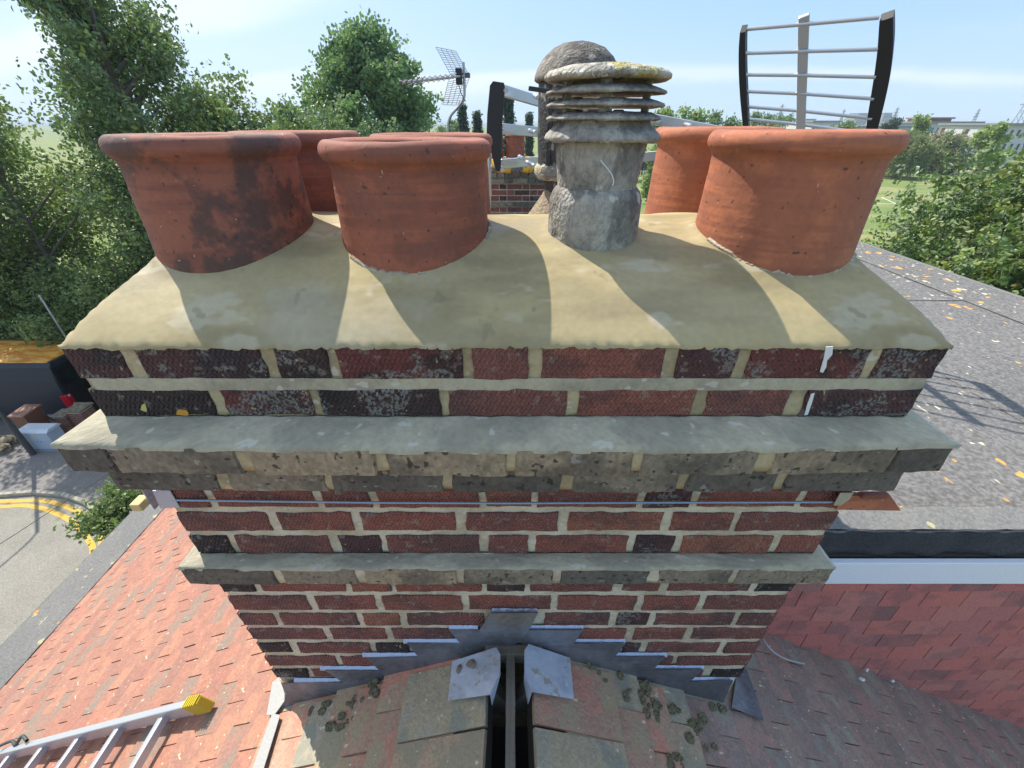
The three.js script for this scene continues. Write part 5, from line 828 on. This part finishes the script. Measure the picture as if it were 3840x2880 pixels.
// the lone poplar-like tree across the field and its neighbours
tree({ seed: 61, x: -12.6, D: 45, h: 16.0, r: 6.0, leaves: 8500, geo: SPRIG_FAR, cols: [[0.157, 0.274, 0.083], [0.126, 0.234, 0.083], [0.200, 0.313, 0.091]], crown: 0.14, boughs: 90, clump: 0.34, trunk: 0.28, mat: LEAF_DULL, shape: h => Math.sqrt(Math.max(0, 1 - h * h)) * (h > 0 ? 1 - 0.25 * h : 1), label: 'big lone many-stemmed tree standing against the sky beside the aerial', s0: 0.7, s1: 1.1 });
const farTree = (seed, px, top, D, w, label, cols, extra = {}) => { const p = onFront(px, 461, D), h = Math.max(2.5, onFront(px, top, D).y), zc = D * CT, r = w / 2 / FOCAL * zc; tree({ seed, x: p.x, D, h, r, leaves: 900, geo: SPRIG_FAR, cols, crown: 0.08, boughs: 30, clump: 0.30, trunk: 0.2, mat: LEAF_DULL, label, group: 'trees round the playing field', ...extra }); };
const GF = [[0.157, 0.254, 0.083], [0.137, 0.234, 0.083], [0.189, 0.284, 0.091]], GFL = [[0.242, 0.344, 0.091], [0.273, 0.374, 0.099]];
farTree(71, 1080, 372, 52, 160, 'pale hazy tree just left of the big lone tree', GF); farTree(72, 1150, 395, 60, 130, 'low hazy tree half hidden by the big lone tree', GF);
farTree(73, 1600, 440, 95, 170, 'round distant tree below the aerial boom', GF); farTree(74, 1690, 448, 110, 150, 'round distant tree behind the aerial mast', GF); farTree(75, 1500, 452, 90, 140, 'low pale green tree at the foot of the big lone tree', GFL);
farTree(76, 2560, 398, 70, 230, 'round green tree between the grey louvred pot and the tall rack', GFL); farTree(77, 2700, 425, 85, 190, 'round green tree behind the left rail of the tall rack', GF); farTree(78, 2840, 425, 110, 170, 'low distant tree seen through the tall rack beside its left rail', GF); farTree(79, 2930, 430, 120, 150, 'low distant tree seen through the tall rack beside its post', GF); farTree(80, 3170, 450, 120, 120, 'low distant tree seen through the tall rack beside its right rail', GF);
farTree(81, 3355, 440, 125, 90, 'dark distant tree in front of the blue tower blocks', [[0.05, 0.095, 0.05]]); farTree(82, 3440, 436, 105, 110, 'round tree before the long pale building', GFL); farTree(83, 3750, 455, 75, 140, 'bright green tree in front of the white building', GFL); farTree(84, 2480, 405, 60, 110, 'tree showing through the louvres of the grey pot', GFL); farTree(85, 2300, 440, 90, 150, 'distant tree hidden behind the grey pot', GF);
// conifers
function conifer(seed, px, top, D, w, label) {
  const r = mulberry(seed), p = onFront(px, 461, D), h = onFront(px, top, D).y, rad = w / 2 / FOCAL * D * CT, t = thing('conifer', label, 'tree', [p.x, 0, -D], 'dark conifers beyond the ridge'), pts = [], wood = [rod(V(p.x, 0, -D), V(p.x, h, -D), h * 0.014, 0.03, 6)];
  for (let b = 0; b < 90; b++) { const k = 0.1 + 0.9 * Math.pow(b / 90, 0.9), y = h * k, reach = rad * (1.02 - k) * (0.7 + 0.5 * r()), a = r() * 6.28, tip = V(p.x + Math.cos(a) * reach, y - reach * 0.12, -D + Math.sin(a) * reach); wood.push(rod(V(p.x, y, -D), tip, 0.05, 0.015, 4)); for (let i = 0; i < 16; i++) pts.push(V(p.x, y, -D).lerp(tip, 0.15 + 0.9 * r()).add(V((r() - 0.5) * 0.4, (r() - 0.6) * 0.5, (r() - 0.5) * 0.4))); }
  part(t, 'trunk', merge(wood), bark); foliage(t, pts, SPRIG_FAR[0], LEAF_DULL, [[0.053, 0.098, 0.060], [0.068, 0.112, 0.068], [0.045, 0.083, 0.053]], 0.45, 0.8, r);
}
conifer(91, 1735, 392, 58, 120, 'dark conifer directly behind the aerial mast'); conifer(92, 1790, 425, 60, 100, 'shorter dark conifer beside the aerial mast'); conifer(93, 1905, 352, 50, 130, 'dark conifer seen through the rack beside its black plate'); conifer(94, 1985, 430, 66, 60, 'slim dark conifer beside the domed flue pot');
// willow: drooping curtains
{
  const p = onFront(3440, 461, 92), x = p.x, D = 92, h = 8.1, rad = 4.6, r = mulberry(95), t = thing('willow_tree', 'pale green weeping willow at the far edge of the playing field', 'tree', [x, 0, -D]), pts = [], wood = [rod(V(x, 0, -D), V(x, h * 0.6, -D), 0.4, 0.2, 7)];
  for (let b = 0; b < 110; b++) { const a = r() * 6.28, q = Math.sqrt(r()), tx = x + Math.cos(a) * rad * q, tz = -D + Math.sin(a) * rad * q, ty = h * (1 - 0.35 * q * q) - 0.4 * r(); wood.push(rod(V(x, h * 0.55, -D), V(tx, ty, tz), 0.06, 0.02, 4)); const drop = ty * (0.35 + 0.6 * q); for (let i = 0; i < 40; i++) pts.push(V(tx + (r() - 0.5) * 0.5, ty - drop * r(), tz + (r() - 0.5) * 0.5)); }
  part(t, 'trunk', merge(wood), bark); foliage(t, pts, SPRIG_FAR[1], LEAF_DULL, [[0.224, 0.280, 0.091], [0.182, 0.252, 0.084], [0.252, 0.301, 0.105]], 0.5, 0.9, r);
  const q = onFront(3600, 461, 100); tree({ seed: 96, x: q.x, D: 100, h: 7.2, r: 4.6, leaves: 1300, geo: SPRIG_FAR, cols: [[0.224, 0.266, 0.098], [0.182, 0.224, 0.084]], crown: 0.05, boughs: 30, trunk: 0.2, mat: LEAF_DULL, label: 'olive green tree between the willow and the big garden tree', group: 'trees round the playing field' });
}
{ // dark hedge along the far side of the field
  const r = mulberry(97), t = thing('hedge', 'dark clipped hedge along the far edge of the playing field', 'hedge', [50, 0, -109]), pts = []; for (let i = 0; i < 6500; i++) { const x = mix(-10, 112, r()); pts.push(V(x, Math.pow(r(), 0.8) * 2.3, -109 + (r() - 0.5) * 2.6)); }
  part(t, 'stems', merge(Array.from({ length: 60 }, (_, i) => rod(V(-10 + i * 2, 0, -109), V(-10 + i * 2 + 0.2, 2.8, -109), 0.06, 0.02, 4))), bark); foliage(t, pts, SPRIG_FAR[0], LEAF_DULL, [[0.022, 0.042, 0.026], [0.03, 0.055, 0.03]], 0.6, 1.1, r);
  const f = thing('field_fence', 'tall green mesh fence beyond the field seen past the grey pot', 'fence', [20, 0, -96]); for (let i = 0; i < 12; i++) part(f, 'fence_post', rod(V(14 + i * 1.6, 0, -96), V(14 + i * 1.6, 4.2, -96), 0.05), std([0.02, 0.05, 0.045], 0.7)); part(f, 'mesh_panel', merge(Array.from({ length: 60 }, (_, i) => box(14 + i * 0.3, 14.16 + i * 0.3, 0.1, 4.1, -96.03, -95.97))), std([0.018, 0.05, 0.045], 0.8));
}
// ================================================================ distant buildings, towers and pylons
const glassDark = std([0.05, 0.07, 0.09], 0.12), wallPale = std([0.50, 0.50, 0.47], 0.85), wallWhite = std([0.52, 0.53, 0.53], 0.8), roofGrey = std([0.22, 0.24, 0.25], 0.7), roofBrown = std([0.24, 0.155, 0.115], 0.95), wallBrown = std([0.27, 0.20, 0.15], 0.9), curtainWall = std([0.21, 0.22, 0.225], 0.4), tealGlass = std([0.12, 0.24, 0.28], 0.2);
function block(name, label, cat, px0, px1, top, D, depth, wall, wins, o = {}) {
  const a = onFront(px0, top, D), b = onFront(px1, top, D), t = thing(name, label, cat, [(a.x + b.x) / 2, 0, -D - depth / 2], o.group), h = Math.max(2, a.y); part(t, 'wall', box(a.x, b.x, 0, h, -D - depth, -D), wall); part(t, 'roof', box(a.x - 0.5, b.x + 0.5, h + 0.01, h + 0.45, -D - depth - 0.5, -D + 0.6), o.roof || roofGrey);
  if (wins) { const [n, rows, y0, dy, frac, mat] = wins; for (let j = 0; j < rows; j++) for (let i = 0; i < n; i++) { const x0 = mix(a.x, b.x, (i + (1 - frac) / 2) / n), x1 = mix(a.x, b.x, (i + (1 + frac) / 2) / n), y = h - y0 - j * dy, f = part(t, 'window', box(x0, x1, y - dy * 0.55, y, -D - 0.02, -D + 0.05), wallWhite); part(f, 'pane', box(x0 + 0.12, x1 - 0.12, y - dy * 0.55 + 0.12, y - 0.12, -D + 0.06, -D + 0.08), mat || glassDark); } } return t;
}
block('school_building', 'long pale low building with teal windows beyond the trees', 'building', 3490, 3680, 462, 150, 20, wallPale, [7, 1, 1.0, 4.5, 0.7, tealGlass]);
block('roof_pavilion', 'brown flat-roofed upper storey standing on the long pale building', 'building', 3490, 3570, 446, 158, 9, wallBrown, null, { roof: roofBrown });
block('white_building', 'white two-storey building with framed windows at the edge of the field', 'building', 3742, 3900, 470, 120, 16, wallWhite, [6, 2, 0.8, 3.0, 0.5]);
block('office_building', 'low white building seen through the tall rack', 'building', 3050, 3150, 458, 170, 20, wallWhite, [6, 1, 1.2, 4, 0.6]);
block('office_building', 'low grey-green building behind the right rail of the tall rack', 'building', 3215, 3420, 478, 150, 15, wallPale, [9, 1, 1.0, 3.6, 0.6, tealGlass]);
{ // brown hipped houses
  for (const [px0, px1, ridge, D, l] of [[3500, 3600, 500, 118, 'brown hip-roofed house behind the willow'], [3610, 3690, 505, 114, 'brown hip-roofed house behind the olive green tree']]) { const a = onFront(px0, 540, D), b = onFront(px1, 540, D), e = onFront(px0, ridge, D).y, t = thing('hipped_house', l, 'house', [(a.x + b.x) / 2, 0, -D - 5]); part(t, 'wall', box(a.x, b.x, 0, a.y, -D - 9, -D), wallBrown); const m = (b.x - a.x) * 0.3; const P = [V(a.x - 0.4, a.y, -D + 0.4), V(b.x + 0.4, a.y, -D + 0.4), V(b.x + 0.4, a.y, -D - 9.4), V(a.x - 0.4, a.y, -D - 9.4), V(a.x + m, e, -D - 4.5), V(b.x - m, e, -D - 4.5)], F = [[0, 1, 5], [0, 5, 4], [1, 2, 5], [2, 3, 4], [2, 4, 5], [3, 0, 4]], g = new THREE.BufferGeometry(); g.setAttribute('position', new THREE.BufferAttribute(new Float32Array(F.flat().flatMap(i => P[i].toArray())), 3)); g.computeVertexNormals(); const rf = part(t, 'roof', uvBox(g), roofBrown); part(rf, 'chimney', box(b.x - m - 0.5, b.x - m + 0.4, e - 0.3, e + 1.1, -D - 5, -D - 4.2), wallBrown); for (let i = 0; i < 3; i++) { const x = mix(a.x, b.x, (i + 0.5) / 3), w = part(t, 'window', box(x - 0.6, x + 0.6, a.y - 2.0, a.y - 0.7, -D, -D + 0.06), wallWhite); part(w, 'pane', box(x - 0.5, x + 0.5, a.y - 1.9, a.y - 0.8, -D + 0.07, -D + 0.09), glassDark); } }
}
block('tower_block', 'blue-grey tower block beside the right rail of the tall rack', 'tower', 3222, 3262, 425, 900, 25, curtainWall, [4, 3, 3, 8, 0.6], { group: 'distant tower blocks' }); block('tower_block', 'blue-grey tower block between the right rail and the dark tree', 'tower', 3318, 3348, 424, 900, 25, curtainWall, [3, 3, 3, 8, 0.6], { group: 'distant tower blocks' });
block('tower_block', 'hazy glass tower between the lone tree and the aerial', 'tower', 1572, 1590, 403, 1100, 25, curtainWall, [2, 6, 4, 9, 0.6], { group: 'distant tower blocks' });
block('flat_block', 'long low grey block on the skyline behind the tall rack', 'building', 2960, 3060, 448, 420, 20, wallPale, [9, 2, 2, 4, 0.5]);
function pylon(px, top, D, label) {
  const c = onFront(px, 461, D), h = onFront(px, top, D).y, t = thing('electricity_pylon', label, 'pylon', [c.x, 0, -D], 'pylons on the skyline'), m = std([0.20, 0.22, 0.26], 0.6), w0 = h * 0.085, th = Math.max(0.10, D * 0.00062), L = (y) => w0 * Math.pow(1 - y / h, 1.15) + h * 0.008, at = (sx, sz, y) => V(c.x + sx * L(y), y, -D + sz * L(y)), g = [];
  for (const sx of [-1, 1]) for (const sz of [-1, 1]) { const leg = []; for (let k = 0; k < 8; k++) leg.push(rod(at(sx, sz, h * k / 8), at(sx, sz, h * (k + 1) / 8), th, th * 0.9, 5)); part(t, 'leg', merge(leg), m); }
  for (let k = 0; k < 9; k++) { const y0 = h * (1 - Math.pow(1 - k / 9, 1.3)), y1 = h * (1 - Math.pow(1 - (k + 1) / 9, 1.3)) * 0.999; for (const s of [-1, 1]) { g.push(rod(at(-1, s, y0), at(1, s, y1), th * 0.6, th * 0.6, 4), rod(at(1, s, y0), at(-1, s, y1), th * 0.6, th * 0.6, 4), rod(at(s, -1, y0), at(s, 1, y1), th * 0.6, th * 0.6, 4)); } } part(t, 'bracing', merge(g), m);
  for (const [k, w] of [[0.62, 0.17], [0.76, 0.14], [0.90, 0.11]]) { const y = h * k; part(t, 'cross_arm', merge([rod(V(c.x - w * h, y, -D), V(c.x + w * h, y, -D), th * 0.8, th * 0.8, 5), rod(V(c.x - w * h, y, -D), V(c.x, y + h * 0.045, -D), th * 0.6, th * 0.6, 4), rod(V(c.x + w * h, y, -D), V(c.x, y + h * 0.045, -D), th * 0.6, th * 0.6, 4)]), m); }
}
pylon(3815, 318, 420, 'nearest and tallest steel pylon above the white building'); pylon(3648, 408, 900, 'small hazy pylon above the long pale building'); pylon(2916, 390, 1000, 'small hazy pylon seen through the left half of the tall rack'); pylon(3150, 410, 1000, 'small hazy pylon seen through the right half of the tall rack'); pylon(3345, 402, 1000, 'small hazy pylon above the blue tower blocks');
scene.fog = new THREE.FogExp2(new THREE.Color(0.62, 0.72, 0.82), 0.00035);
renderer.render(scene, camera);
